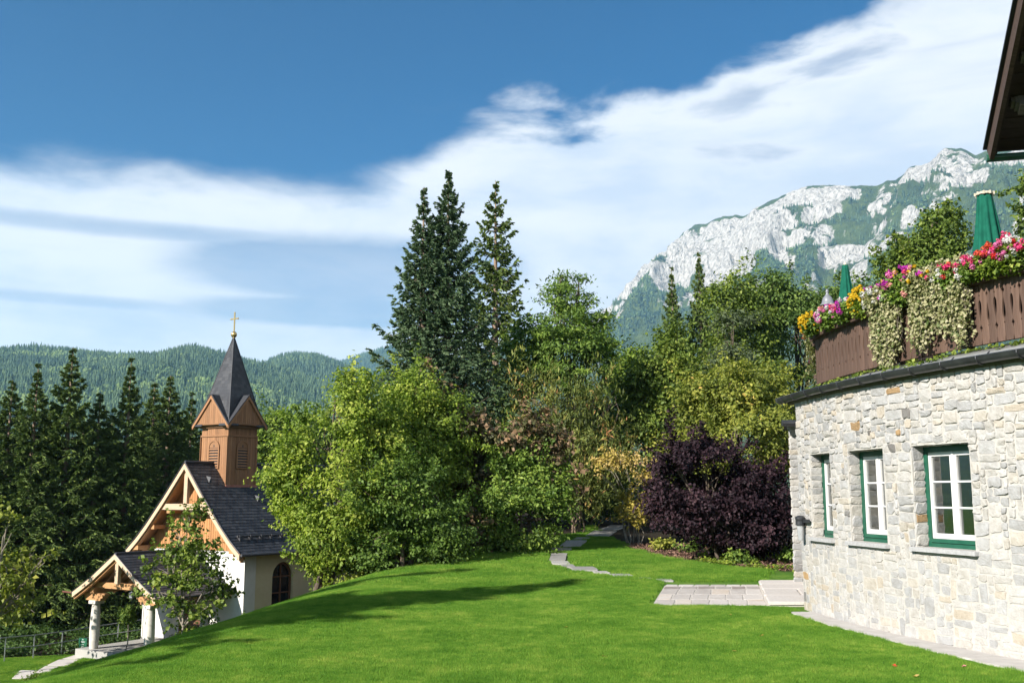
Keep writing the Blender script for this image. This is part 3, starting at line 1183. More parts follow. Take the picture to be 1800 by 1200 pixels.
# conifers on its lower slopes
r = np.random.default_rng(12)
cand = np.argwhere((veg > .40) & (B_ > .03) & (B_ < .42))
wgt = np.clip((bpos[cand[:, 0], cand[:, 1]] - .04) * 7, .03, 1) * np.clip((veg[cand[:, 0], cand[:, 1]] - .4) * 2.5, .1, 1)
wgt *= np.clip((fbm(along[cand[:, 0], cand[:, 1]] / 120 + 3, bpos[cand[:, 0], cand[:, 1]] * 12, 4) - .36) * 5, .03, 1)
wgt = wgt * np.gradient(bb)[cand[:, 0]]
pick = cand[r.choice(len(cand), 22000, p=wgt / wgt.sum())]
jx, jy = r.uniform(-4, 4, len(pick)), r.uniform(-4, 4, len(pick))
tp = np.stack([sx_[pick[:, 0], pick[:, 1]] + jx, sy_[pick[:, 0], pick[:, 1]] + jy, zz[pick[:, 0], pick[:, 1]] - 1.5], -1)
hh_ = r.uniform(9, 21, len(tp))
bd = bpos[pick[:, 0], pick[:, 1]]
isb = (r.random(len(tp)) < .25 * (bd > .15))
wd = hh_ * r.uniform(.9, 1.4, len(tp)) * np.where(isb, .7, 1)
tag(scatter('mountain_forest', tp, np.stack([np.zeros(len(tp)), np.zeros(len(tp)), r.uniform(0, 6.28, len(tp))], -1), np.stack([wd, wd, hh_ * np.where(isb, .7, 1)], -1), np.where(isb, 4 + r.integers(0, 3, len(tp)), r.integers(0, 4, len(tp))), far_src),
    'scattered dark conifers on the slopes of the limestone mountain', 'forest', kind='stuff')

# ------------------------------------------------------------------ haze
hm, hnt, hout = mat('haze')
pv = hnt.nodes.new('ShaderNodeVolumePrincipled')
pv.inputs['Color'].default_value = (.36, .68, 1.0, 1)
pv.inputs['Density'].default_value = 0.00008
pv.inputs['Anisotropy'].default_value = 0.15
hnt.links.new(pv.outputs[0], hout.inputs['Volume'])
HTOP = float(max(zz.max(), 1100)) + 30
hz = MB().box(gx[0] - 200, gx[-1] + 200, gy[0] - 200, gy[-1] + 200, -30, HTOP).build('haze', hm)
tag(hz, 'thin pale blue haze in the air over the valley', 'haze', kind='stuff')

# ------------------------------------------------------------------ stone house
house = thing('stone_house', 'pale rubble stone house with round wall, green windows and wooden balcony', 'house', (7.5, 15, 0))
HINV = Matrix.Translation((-7.5, -15, 0))


def to_house(o):
    o.parent = house
    o.matrix_parent_inverse = HINV
    return o


S_END0, S_END1 = .42, 12.2
WIN_Z0, WIN_Z1 = 1.27, 2.66
wins = []
for (ul, ur) in ((1427, 1462), (1494, 1556), (1607, 1709)):
    a, b = s_at_u(ul, 1.95), s_at_u(ur, 1.95)
    wins.append((a, b))
print('windows', [(round(a, 2), round(b, 2), round(b - a, 2)) for a, b in wins])

REV = .22


def blocked(s, z):
    return any(a < s < b and WIN_Z0 < z < WIN_Z1 for a, b in wins)


# mortar body with openings and reveals
ss = sorted(set([S_END0, S_END1] + list(np.arange(.6, 12.1, .2)) + [x for w in wins for x in w]))
zs = [-.12, WIN_Z0, WIN_Z1, WALL_TOP]
mb = MB()
for i in range(len(ss) - 1):
    for j in range(3):
        sm, zm = (ss[i] + ss[i + 1]) / 2, (zs[j] + zs[j + 1]) / 2
        if j == 1 and blocked(sm, zm):
            continue
        mb.add([W(ss[i], zs[j]), W(ss[i + 1], zs[j]), W(ss[i + 1], zs[j + 1]), W(ss[i], zs[j + 1])], [(0, 1, 2, 3)])
        mb.add([W(ss[i], zs[j], -.45), W(ss[i + 1], zs[j], -.45), W(ss[i + 1], zs[j + 1], -.45), W(ss[i], zs[j + 1], -.45)], [(3, 2, 1, 0)])
for a, b in wins:
    for q in ([W(a, WIN_Z0), W(a, WIN_Z1), W(a, WIN_Z1, -.45), W(a, WIN_Z0, -.45)], [W(b, WIN_Z1), W(b, WIN_Z0), W(b, WIN_Z0, -.45), W(b, WIN_Z1, -.45)],
              [W(a, WIN_Z1), W(b, WIN_Z1), W(b, WIN_Z1, -.45), W(a, WIN_Z1, -.45)], [W(b, WIN_Z0), W(a, WIN_Z0), W(a, WIN_Z0, -.45), W(b, WIN_Z0, -.45)]):
        mb.add(q, [(0, 1, 2, 3)])
mb.add([W(S_END0, -.12), W(S_END0, WALL_TOP), W(S_END0, WALL_TOP, -3.2), W(S_END0, -.12, -3.2)], [(0, 1, 2, 3)])
mb.add([W(S_END1, -.12), W(S_END1, WALL_TOP), W(S_END1, WALL_TOP, -3.2), W(S_END1, -.12, -3.2)], [(3, 2, 1, 0)])
wall = to_house(mb.build('wall', M['mortar']))

# room behind the windows
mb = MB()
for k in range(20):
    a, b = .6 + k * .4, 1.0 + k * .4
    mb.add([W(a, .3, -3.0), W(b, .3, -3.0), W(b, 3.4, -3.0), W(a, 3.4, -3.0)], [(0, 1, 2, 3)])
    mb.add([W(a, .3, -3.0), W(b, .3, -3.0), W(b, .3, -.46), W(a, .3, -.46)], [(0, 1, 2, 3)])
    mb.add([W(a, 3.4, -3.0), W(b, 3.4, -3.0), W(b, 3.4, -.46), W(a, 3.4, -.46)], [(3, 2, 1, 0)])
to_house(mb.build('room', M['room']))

# rubble stones: irregular packing on a fine grid
CS, CZ = .05, .047
ns, nz = int((S_END1 - S_END0) / CS), int((WALL_TOP - .0) / CZ)
occ = np.zeros((ns, nz), bool)
for i in range(ns):
    for j in range(nz):
        s, z = S_END0 + (i + .5) * CS, (j + .5) * CZ
        if any(a - .02 < s < b + .02 and WIN_Z0 - .075 < z < WIN_Z1 + .01 for a, b in wins):
            occ[i, j] = True
rnd = random.Random(21)
stones = []
for j in range(nz):
    i = 0
    while i < ns:
        if occ[i, j]:
            i += 1
            continue
        z = j * CZ
        low = z < 1.15
        rr = rnd.random()
        if low and rr < .13:
            w, h = rnd.choice([2, 3]), rnd.choice([4, 5, 6])
        elif rr < .30:
            w, h = rnd.choice([2, 3]), rnd.choice([2, 3])
        elif rr < .8:
            w, h = rnd.choice([4, 5, 6, 7, 8]), rnd.choice([2, 2, 2, 3])
        else:
            w, h = rnd.choice([4, 5, 6, 8]), rnd.choice([3, 4])
        ww = 0
        while ww < w and i + ww < ns and not occ[i + ww, j]:
            ww += 1
        # leave no one-cell remnants
        rem = 0
        while i + ww + rem < ns and not occ[i + ww + rem, j] and rem < 3:
            rem += 1
        if rem == 1:
            ww += 1
        hh = 1
        while hh < h and j + hh < nz and not occ[i:i + ww, j + hh].any():
            hh += 1
        if j + hh == nz - 1 and not occ[i:i + ww, nz - 1].any():
            hh += 1
        occ[i:i + ww, j:j + hh] = True
        stones.append((S_END0 + i * CS, S_END0 + (i + ww) * CS, j * CZ, (j + hh) * CZ))
        i += ww


def stone_geo(place, a0, a1, z0, z1, relief, rnd):
    g = rnd.uniform(.004, .009)
    w, h = a1 - a0, z1 - z0
    ja, jz = min(.022, w * .10), min(.016, h * .12)
    base = []
    cut = [rnd.uniform(.05, .22) * min(w, h) for _ in range(4)]
    cor = [(a0 + g, z0 + g, 1, 1), (a1 - g, z0 + g, -1, 1), (a1 - g, z1 - g, -1, -1), (a0 + g, z1 - g, 1, -1)]
    order = []
    for k, (x, z, sx, sz) in enumerate(cor):
        c = cut[k]
        p1, p2 = (x, z + sz * c), (x + sx * c, z)
        order += [p1, p2] if k in (0, 2) else [p2, p1]
    # mid points on the long edges
    pts = []
    for k in range(8):
        pts.append(order[k])
        if k in (1, 5) and w > .12:
            q, q2 = order[k], order[(k + 1) % 8]
            pts.append(((q[0] + q2[0]) / 2, (q[1] + q2[1]) / 2))
    pts = [(x + rnd.uniform(-ja, ja), z + rnd.uniform(-jz, jz)) for x, z in pts]
    n = len(pts)
    ca, cz = sum(p[0] for p in pts) / n, sum(p[1] for p in pts) / n
    d = relief * rnd.uniform(.5, 1.5)
    tilt_a, tilt_z = rnd.uniform(-.5, .5) * relief, rnd.uniform(-.2, .7) * relief
    vs = [place(x, z, -.012) for x, z in pts]
    for x, z in pts:
        k = .90
        xx, zz_ = ca + (x - ca) * k, cz + (z - cz) * k
        vs.append(place(xx, zz_, max(.003, d + tilt_a * (x - ca) / w * 2 + tilt_z * (z - cz) / h * 2 + rnd.uniform(-.25, .25) * relief)))
    vs.append(place(ca, cz, d * 1.15 + rnd.uniform(-.1, .3) * relief))
    fs = [(k, (k + 1) % n, n + (k + 1) % n, n + k) for k in range(n)] + [(n + k, n + (k + 1) % n, 2 * n) for k in range(n)]
    return vs, fs


def stone_tint(rnd):
    x = rnd.random()
    if x < .010:
        return rnd.uniform(0, .04)
    if x < .028:
        return rnd.uniform(.93, .99)
    if x < .13:
        return rnd.uniform(.76, .88)
    return rnd.uniform(.12, .72)


scored = []
for st in stones:
    sm, zm = (st[0] + st[1]) / 2, (st[2] + st[3]) / 2
    u, v = proj(W(sm, zm))
    n, t = w_frame(sm)
    p = W(sm, zm)
    vd = (Vector((0, 0, EYE)) - p)
    dist = vd.length
    area = (st[1] - st[0]) * (st[3] - st[2]) * max(0, n.dot(vd.normalized())) / dist ** 2 if -30 < u < 1830 else 0
    scored.append((area, st))
scored.sort(key=lambda x: -x[0])
rest = MB()
for k, (ar, st) in enumerate(scored):
    relief = .006 + .012 * float(smooth01((st[2] - .7) / 1.2))
    vs, fs = stone_geo(W, *st, relief, rnd)
    if k < 270:
        o = MB().add(vs, fs, stone_tint(rnd)).build('stone', M['stone'], wall)
    else:
        rest.add(vs, fs, stone_tint(rnd))
tag(rest.build('small_stones', M['stone'], wall), kind='stuff')

# far reveals of the windows are built of the same stones; lintel stones underneath
for wi, (a, b) in enumerate(wins):
    z = WIN_Z0 + .01
    while z < WIN_Z1 - .04:
        h = min(rnd.uniform(.08, .17), WIN_Z1 - z)
        if WIN_Z1 - z - h < .05:
            h = WIN_Z1 - z
        n, t = w_frame(a)
        vs, fs = stone_geo(lambda d, zz_, e: W(a, zz_, -d) + t * e, .0, REV - .02, z, z + h, .013, rnd)
        MB().add(vs, fs, stone_tint(rnd)).build('reveal_stone', M['stone'], wall)
        z += h
    s = a
    while s < b - .03:
        w = min(rnd.uniform(.14, .26), b - s)
        vs, fs = stone_geo(lambda x, d, e: W(x, WIN_Z1 - e * .6, -d), s, s + w, 0.0, REV - .02, .012, rnd)
        MB().add(vs, fs, stone_tint(rnd)).build('lintel_stone', M['stone'], wall)
        s += w

# the windows
for wi, (a, b) in enumerate(wins):
    sm = (a + b) / 2
    n, t = w_frame(sm)
    w = (W(b, 0) - W(a, 0)).length
    p0 = W(sm, 0, -REV + .02)
    win = link('window', None)
    to_house(win)
    mt = Matrix((( t.x, -n.x, 0, p0.x), (t.y, -n.y, 0, p0.y), (0, 0, 1, 0), (0, 0, 0, 1)))   # local x along the wall, y inwards
    hw = w / 2 + .02
    z0, z1 = WIN_Z0, WIN_Z1 + .02

    def wb(name, boxes, m, bev=.0):
        mbb = MB()
        for bx in boxes:
            mbb.box(*bx, mtx=mt)
        return mbb.build(name, M[m], win)
    wb('frame', [(-hw, -hw + .10, 0, .09, z0, z1), (hw - .10, hw, 0, .09, z0, z1), (-hw + .10, hw - .10, 0, .09, z1 - .11, z1), (-hw + .10, hw - .10, 0, .09, z0, z0 + .06), (-hw + .10, hw - .10, -.018, .05, z0 + .065, z0 + .115)], 'green_paint')
    zi0, zi1 = z0 + .118, z1 - .112
    xi = hw - .102
    for sgn in (-1, 1):
        x0, x1 = (-xi, -.006) if sgn < 0 else (.006, xi)
        fw = .055
        inner = x1 - fw
        wb('sash', [(x0, x0 + fw, .018, .075, zi0, zi1), (x1 - fw, x1, .018, .075, zi0, zi1), (x0 + fw, x1 - fw, .018, .075, zi0, zi0 + .07), (x0 + fw, x1 - fw, .018, .075, zi1 - fw, zi1)], 'white_paint')
        gh = (zi1 - fw - zi0 - .07) / 3
        for k in range(3):
            zc = zi0 + .07 + gh * k
            if k:
                wb('glazing_bar', [(x0 + fw, x1 - fw, .022, .07, zc - .012, zc + .012)], 'white_paint')
            wb('pane', [(x0 + fw - .002, x1 - fw + .002, .048, .052, zc + .0125 * (k > 0), zc + gh - .0125 * (k < 2))], 'glass')
    wb('mullion', [(-.024, .024, .006, .0175, zi0, zi1)], 'white_paint')
    hd = MB().tube([mt @ Vector((.005, .09, (zi0 + zi1) / 2)), mt @ Vector((.005, .14, (zi0 + zi1) / 2)), mt @ Vector((.005, .145, (zi0 + zi1) / 2 - .11))], .009, 6)
    hd.build('handle', M['steel'], win)
    sl = MB()
    sl.bevbox(-hw - .05, hw + .05, -REV - .055, .0, z0 - .058, z0 - .002, .006, mt)
    sl.build('sill', M['sill'], win)
    # curtain panels behind the glass
    cu_ = MB()
    for sgn in (-1, 1):
        xs_ = np.linspace(-xi + .02, -xi + .02 + xi * .86, 34) if sgn < 0 else np.linspace(xi - .02 - xi * .42, xi - .02, 20)
        vs = []
        for x in xs_:
            y = .19 + .022 * math.sin(x * 75 + wi) + .008 * math.sin(x * 31)
            vs += [mt @ Vector((x, y, zi0)), mt @ Vector((x, y, zi1))]
        cu_.add(vs, [(2 * k, 2 * k + 2, 2 * k + 3, 2 * k + 1) for k in range(len(xs_) - 1)])
    cu_.build('curtain', M['curtain'], win, True)

# gutter and the sheet-metal apron above it
def sweep_wall(profile, s0, s1, n, m, name, closed=True):
    mb = MB()
    k = len(profile)
    for i in range(n + 1):
        s = s0 + (s1 - s0) * i / n
        for (d, z) in profile:
            mb.v.append(tuple(W(s, z, d)))
            mb.t.append(.5)
    for i in range(n):
        for j in range(k if closed else k - 1):
            mb.f.append((i * k + j, i * k + (j + 1) % k, (i + 1) * k + (j + 1) % k, (i + 1) * k + j))
    if closed:
        mb.f.append(tuple(range(k)))
        mb.f.append(tuple(range(n * k, n * k + k))[::-1])
    return to_house(mb.build(name, m, None, True))


gp = [(.13 + .082 * math.cos(t), 3.715 + .082 * math.sin(t)) for t in np.linspace(math.pi, 2 * math.pi, 11)] + [(.218, 3.722), (.214, 3.735), (.205, 3.735)] + [(.13 + .070 * math.cos(t), 3.718 + .070 * math.sin(t)) for t in np.linspace(2 * math.pi, math.pi, 9)] + [(.05, 3.73)]
gutter = sweep_wall(gp, S_END0 - .55, S_END1, 70, M['gutter'], 'gutter')
for s in np.arange(S_END0 - .2, S_END1, .62):
    pr = [W(s, 3.80, -.02), W(s, 3.745, .045)] + [W(s, 3.712 + .090 * math.sin(t), .13 + .090 * math.cos(t)) for t in np.linspace(math.pi, 2.06 * math.pi, 9)]
    MB().tube(pr, .009, 5).build('gutter_bracket', M['gutter'], gutter)
apron = sweep_wall([(.06, 3.742), (-.60, 3.955), (-.60, 3.92), (.0, 3.64), (.055, 3.70)], S_END0 - .4, S_END1, 60, M['zinc'], 'roof_apron')
sweep_wall([(.05, 3.60), (.05, 3.70), (-.30, 3.70), (-.30, 3.60)], S_END0 - .35, S_END1, 50, M['grey_wood'], 'eave_board')
# terrace floor
mb = MB()
N = 40
p = [W(s, 3.95, -.55) for s in np.linspace(S_END0 - .35, S_END1, N)]
p2 = [Vector((14, q.y, 3.95)) for q in p]
bk = [Vector((6.9, 24.0, 3.95)), Vector((14, 24.0, 3.95))]
for i in range(N - 1):
    mb.add([p[i], p2[i], p2[i + 1], p[i + 1]], [(0, 3, 2, 1)])
    lo = [Vector((q.x, q.y, 3.63)) for q in (p[i], p2[i], p2[i + 1], p[i + 1])]
    mb.add(lo, [(0, 1, 2, 3)])
mb.add([p[0], p2[0], bk[1], bk[0]], [(0, 1, 2, 3)])
mb.add([Vector((q.x, q.y, 3.63)) for q in (p[0], p2[0], bk[1], bk[0])], [(3, 2, 1, 0)])
mb.add([p[0], bk[0], Vector((bk[0].x, bk[0].y, 3.63)), Vector((p[0].x, p[0].y, 3.63))], [(0, 1, 2, 3)])
to_house(mb.build('terrace_floor', M['concrete']))

# straight wall at the back of the entrance recess
mb = MB()
mb.prism([(6.22, 22.4), (13.5, 22.4), (13.5, 24.0), (6.72, 24.0)], -.1, 3.55, lambda a, b, d: Vector((a, b, d)))
sw = to_house(mb.build('recess_wall', M['mortar']))
rest = MB()
rnd2 = random.Random(5)
z = 0.02
while z < 3.5:
    h = min(rnd2.uniform(.09, .2), 3.56 - z)
    # corner end, seen from the lawn, and the face towards the camera
    vs, fs = stone_geo(lambda x, zz_, d: Vector((6.22 + (x - 22.4) * .3125 - d, x, zz_)), 22.4, 22.4 + rnd2.uniform(.3, .5), z, z + h, .02, rnd2)
    rest.add(vs, fs, stone_tint(rnd2))
    x = 6.2
    while x < 8.2:
        w = rnd2.uniform(.16, .42)
        vs, fs = stone_geo(lambda xx, zz_, d: Vector((xx, 22.4 - d, zz_)), x, x + w, z, z + h, .02, rnd2)
        if x < 6.7:
            MB().add(vs, fs, stone_tint(rnd2)).build('stone', M['stone'], sw)
        else:
            rest.add(vs, fs, stone_tint(rnd2))
        x += w
    z += h
tag(rest.build('small_stones', M['stone'], sw), kind='stuff')
mb = MB()
mb.add([(6.02, 22.15, 3.56), (9, 22.15, 3.56), (9, 24, 3.68), (6.55, 24, 3.68), (6.02, 22.15, 3.50), (9, 22.15, 3.50), (9, 24, 3.5), (6.55, 24, 3.5)], [(0, 1, 2, 3), (4, 7, 6, 5), (0, 4, 5, 1), (3, 7, 4, 0), (1, 5, 6, 2), (2, 6, 7, 3)])
mb.tube([(5.98, 22.08, 3.54), (9, 22.08, 3.54)], .07, 10)
to_house(mb.build('recess_roof', M['gutter']))

# ------------------------------------------------------------------ balcony railing
RAIL_D = -.60
rail = to_house(link('balcony_railing', None))


def half_gap(t, kind):
    """half width of the cut-out between two boards at height t (0..1)"""
    g = .0016
    if kind == 0:
        parts = [('d', .80, .050, .026), ('t', .36, .70, .026, 1), ('d', .29, .022, .010)]
    else:
        parts = [('d', .27, .050, .026), ('t', .37, .72, .026, -1), ('d', .79, .022, .010)]
    for p in parts:
        if p[0] == 'd':
            q = abs(t - p[1]) / p[2]
            if q < 1:
                g = max(g, p[3] * (1 - q) ** .8)
        else:
            q = (t - p[1]) / (p[2] - p[1])
            if 0 < q < 1:
                if p[4] < 0:
                    q = 1 - q
                g = max(g, p[3] * math.sin(math.pi * min(1, q ** .55)) ** .9)
    return g


BH, BW = .87, .138
ts = [0, .10, .20, .245, .27, .29, .31, .335, .365, .39, .42, .46, .50, .54, .58, .62, .66, .69, .72, .745, .77, .79, .80, .825, .86, .92, 1.0]


def board_mesh(kl, kr):
    L = [(-BW / 2 + half_gap(t, kl), t * BH) for t in ts]
    Rr = [(BW / 2 - half_gap(t, kr), t * BH) for t in ts]
    # pointed foot
    L[0] = (-BW / 2 + .012, .010)
    Rr[0] = (BW / 2 - .012, .010)
    mb = MB()
    n = len(ts)
    th = .013
    for y in (-th, th):
        mb.v += [(x, y, z) for x, z in L] + [(x, y, z) for x, z in Rr]
        mb.t += [.5] * (2 * n)
    for k in range(n - 1):
        mb.f.append((k, n + k, n + k + 1, k + 1))
        o2 = 2 * n
        mb.f.append((o2 + k, o2 + k + 1, o2 + n + k + 1, o2 + n + k))
        mb.f.append((k, k + 1, o2 + k + 1, o2 + k))
        mb.f.append((n + k, o2 + n + k, o2 + n + k + 1, n + k + 1))
    return mb


bm = []
for kk in range(6):
    b_ = board_mesh(kk % 2, (kk + 1) % 2)
    b_.t = [random.uniform(.1, .95)] * len(b_.v)
    bm.append(b_.mesh('board', M['rail_wood']))
RZ0 = 4.0
arc = RAD + RAIL_D
k = 0
s_r = S_END0 - .55
board_s = []
while s_r < 12:
    n, t = w_frame(s_r * RAD / RAD)
    pos = W(s_r, RZ0, RAIL_D)
    ang = math.atan2(t.y, t.x)
    o = link('board', bm[(k % 2) + 2 * random.randrange(3)], rail, pos, (random.uniform(-.008, .008), random.uniform(-.004, .004), ang))
    board_s.append(s_r)
    s_r += BW * RAD / arc
    k += 1
R_END = W(S_END0 - .62, 0, RAIL_D)
# return of the railing, going back to the right
ret = Vector((.86, .51, 0))
for j in range(26):
    pos = R_END + ret * (.08 + BW * j) + Vector((0, 0, RZ0))
    link('board', bm[(j % 2) + 2 * random.randrange(3)], rail, pos, (0, 0, math.atan2(ret.y, ret.x)))


def sweep_rail(profile, s0, s1, n, m, name):
    mb = MB()
    kk = len(profile)
    for i in range(n + 1):
        s = s0 + (s1 - s0) * i / n
        for (d, z) in profile:
            mb.v.append(tuple(W(s, z, d)))
            mb.t.append(.5)
    for i in range(n):
        for j in range(kk):
            mb.f.append((i * kk + j, i * kk + (j + 1) % kk, (i + 1) * kk + (j + 1) % kk, (i + 1) * kk + j))
    mb.f.append(tuple(range(kk))[::-1])
    mb.f.append(tuple(range(n * kk, n * kk + kk)))
    return mb.build(name, m, rail)


PT = 5.06
sweep_rail([(RAIL_D - .085, 4.85), (RAIL_D - .10, 4.85), (RAIL_D - .10, 4.02), (RAIL_D - .085, 4.02)], S_END0 - .60, 12, 50, M['roof_wood'], 'inner_panel')  # dark panel added so the board cut-outs read as shaded
# planter trough along the top, outside face is a plain dark board
sweep_rail([(RAIL_D + .11, 4.845), (RAIL_D + .13, PT), (RAIL_D + .105, PT), (RAIL_D + .09, 4.87), (RAIL_D - .15, 4.87), (RAIL_D - .16, PT), (RAIL_D - .185, PT), (RAIL_D - .17, 4.845)], S_END0 - .60, 12, 60, M['rail_beam'], 'planter_box')
sweep_rail([(RAIL_D + .09, 4.95), (RAIL_D - .14, 4.95), (RAIL_D - .14, 4.88), (RAIL_D + .08, 4.88)], S_END0 - .60, 12, 50, simple('potting_soil', (.02, .014, .01), (.05, .035, .025), 30, .95, .1), 'potting_soil')
sweep_rail([(RAIL_D - .018, 4.82), (RAIL_D - .075, 4.82), (RAIL_D - .075, 4.74), (RAIL_D - .018, 4.74)], S_END0 - .60, 12, 50, M['rail_beam'], 'rail_beam')
sweep_rail([(RAIL_D - .018, 4.20), (RAIL_D - .075, 4.20), (RAIL_D - .075, 4.12), (RAIL_D - .018, 4.12)], S_END0 - .60, 12, 50, M['rail_beam'], 'rail_beam')
mb = MB()
for (z0, z1, d0, d1) in ((4.845, PT, -.12, .16), (4.74, 4.82, .02, .08), (4.12, 4.20, .02, .08)):
    sd = Vector((ret.y, -ret.x, 0)) * -1
    a = R_END
    b = R_END + ret * 3.7
    vs = [a - sd * -d0, b - sd * -d0, b - sd * -d1, a - sd * -d1]
    mb.add([Vector((q.x, q.y, z0)) for q in vs] + [Vector((q.x, q.y, z1)) for q in vs], [(3, 2, 1, 0), (4, 5, 6, 7), (0, 1, 5, 4), (1, 2, 6, 5), (2, 3, 7, 6), (3, 0, 4, 7)])
mb.build('return_beams', M['rail_beam'], rail)
posts = MB()
for s in np.arange(S_END0 - .5, 12, 1.6):
    p_ = W(s, 0, RAIL_D - .11)
    posts = MB().box(-.04, .04, -.04, .04, 3.93, 4.85, Matrix.Translation((p_.x, p_.y, 0)))
    posts.build('rail_post', M['rail_beam'], rail)

# ------------------------------------------------------------------ upper timber storey with the overhanging roof
E0 = at(1742, 262, 13.4)
up_d = Vector((-.235, -.972, 0))
e_d = Vector((.972, -.235, 0))
pitch = R_(30)


def RP(e, uq, n=0.0):
    """point on the roof underside: e along the eave, uq up the slope (horizontal), n above the plane"""
    nrm = (Vector((0, 0, 1)) * math.cos(pitch) - up_d * math.sin(pitch))
    return E0 + e_d * e + up_d * uq + Vector((0, 0, uq * math.tan(pitch))) + nrm * n


def roof_box(e0, e1, u0, u1, n0, n1, tint=.5):
    vs = [RP(e, u, n) for n in (n0, n1) for u in (u0, u1) for e in (e0, e1)]
    return vs, [(0, 2, 3, 1), (4, 5, 7, 6), (0, 1, 5, 4), (2, 6, 7, 3), (0, 4, 6, 2), (1, 3, 7, 5)]


upper = to_house(link('overhanging_roof', None))
UL = 5.2
k = 0
u = -.03
while u < UL:
    MB().add(*roof_box(.06, 6.0, u, u + .155, .02 + .004 * (k % 2), .045), random.uniform(.2, .9)).build('soffit_board', M['roof_wood'], upper)
    u += .16
    k += 1
MB().add(*roof_box(-.02, 6.05, -.10, UL, .055, .11)).build('roof_deck', M['roof_wood'], upper)
MB().add(*roof_box(-.03, .03, -.06, UL, -.14, .05), .7).build('barge_board', M['rail_beam'], upper)
MB().add(*roof_box(.035, .075, -.04, UL, -.06, .018), .3).build('barge_board', M['roof_wood'], upper)
MB().add(*roof_box(-.07, .05, -.10, UL, .112, .145), .3).build('verge_tile_edge', M['slate'], upper)
# stepped purlin heads
for (uq, big) in ((.62, 1), (1.25, 1), (2.6, 1), (4.0, 1)):
    pu = MB()
    pu.add(*roof_box(.20, 5.5, uq, uq + .15, -.17, .015), .7)
    pu.add(*roof_box(.16, .21, uq + .01, uq + .14, -.11, .015), .7)
    pu.add(*roof_box(.12, .165, uq + .02, uq + .13, -.06, .015), .7)
    pu.build('purlin', M['grey_wood'], upper)
tg = MB()
tg.tube([RP(-.05, -.10, -.02) + Vector((0, 0, -.03)), RP(6, -.10, -.02) + Vector((0, 0, -.03))], .055, 12)
tg.build('green_gutter', M['green_metal'], upper)
# timber wall under that roof
mb = MB()
c0 = RP(1.5, 1.2)
ca, cb, cc, cd = RP(1.5, 1.2), RP(5.8, 1.2), RP(5.8, 5.1), RP(1.5, 5.1)
for (a, b) in ((ca, cb), (cb, cc), (cc, cd), (cd, ca)):
    mb.add([Vector((a.x, a.y, 3.9)), Vector((b.x, b.y, 3.9)), b + Vector((0, 0, .02)), a + Vector((0, 0, .02))], [(0, 1, 2, 3)])
mb.build('timber_wall', M['rail_wood'], upper)

# ------------------------------------------------------------------ chapel
CK = 1.07
chapel = thing('chapel', 'small white chapel with slate roof, larch gable and wooden bell tower', 'chapel', (-15.15, 48.4, EYE - 6.88), R_(-32))
chapel.scale = (CK, CK, CK)
CW, CL, EV = 3.2, 9.0, 3.95           # half width, length, eaves height


def cpart(name, mb, m, parent=None, smooth=False):
    return mb.build(name, M[m], parent or chapel, smooth)


# walls: white facade, cream sides with white corner strips
prof = [(0, 7.77), (1.3, 6.25), (2.4, 5.05), (3.05, 4.42), (3.68, 3.90)]


def roof_z(x):
    return float(np.interp(abs(x), [p[0] for p in prof], [p[1] for p in prof]))


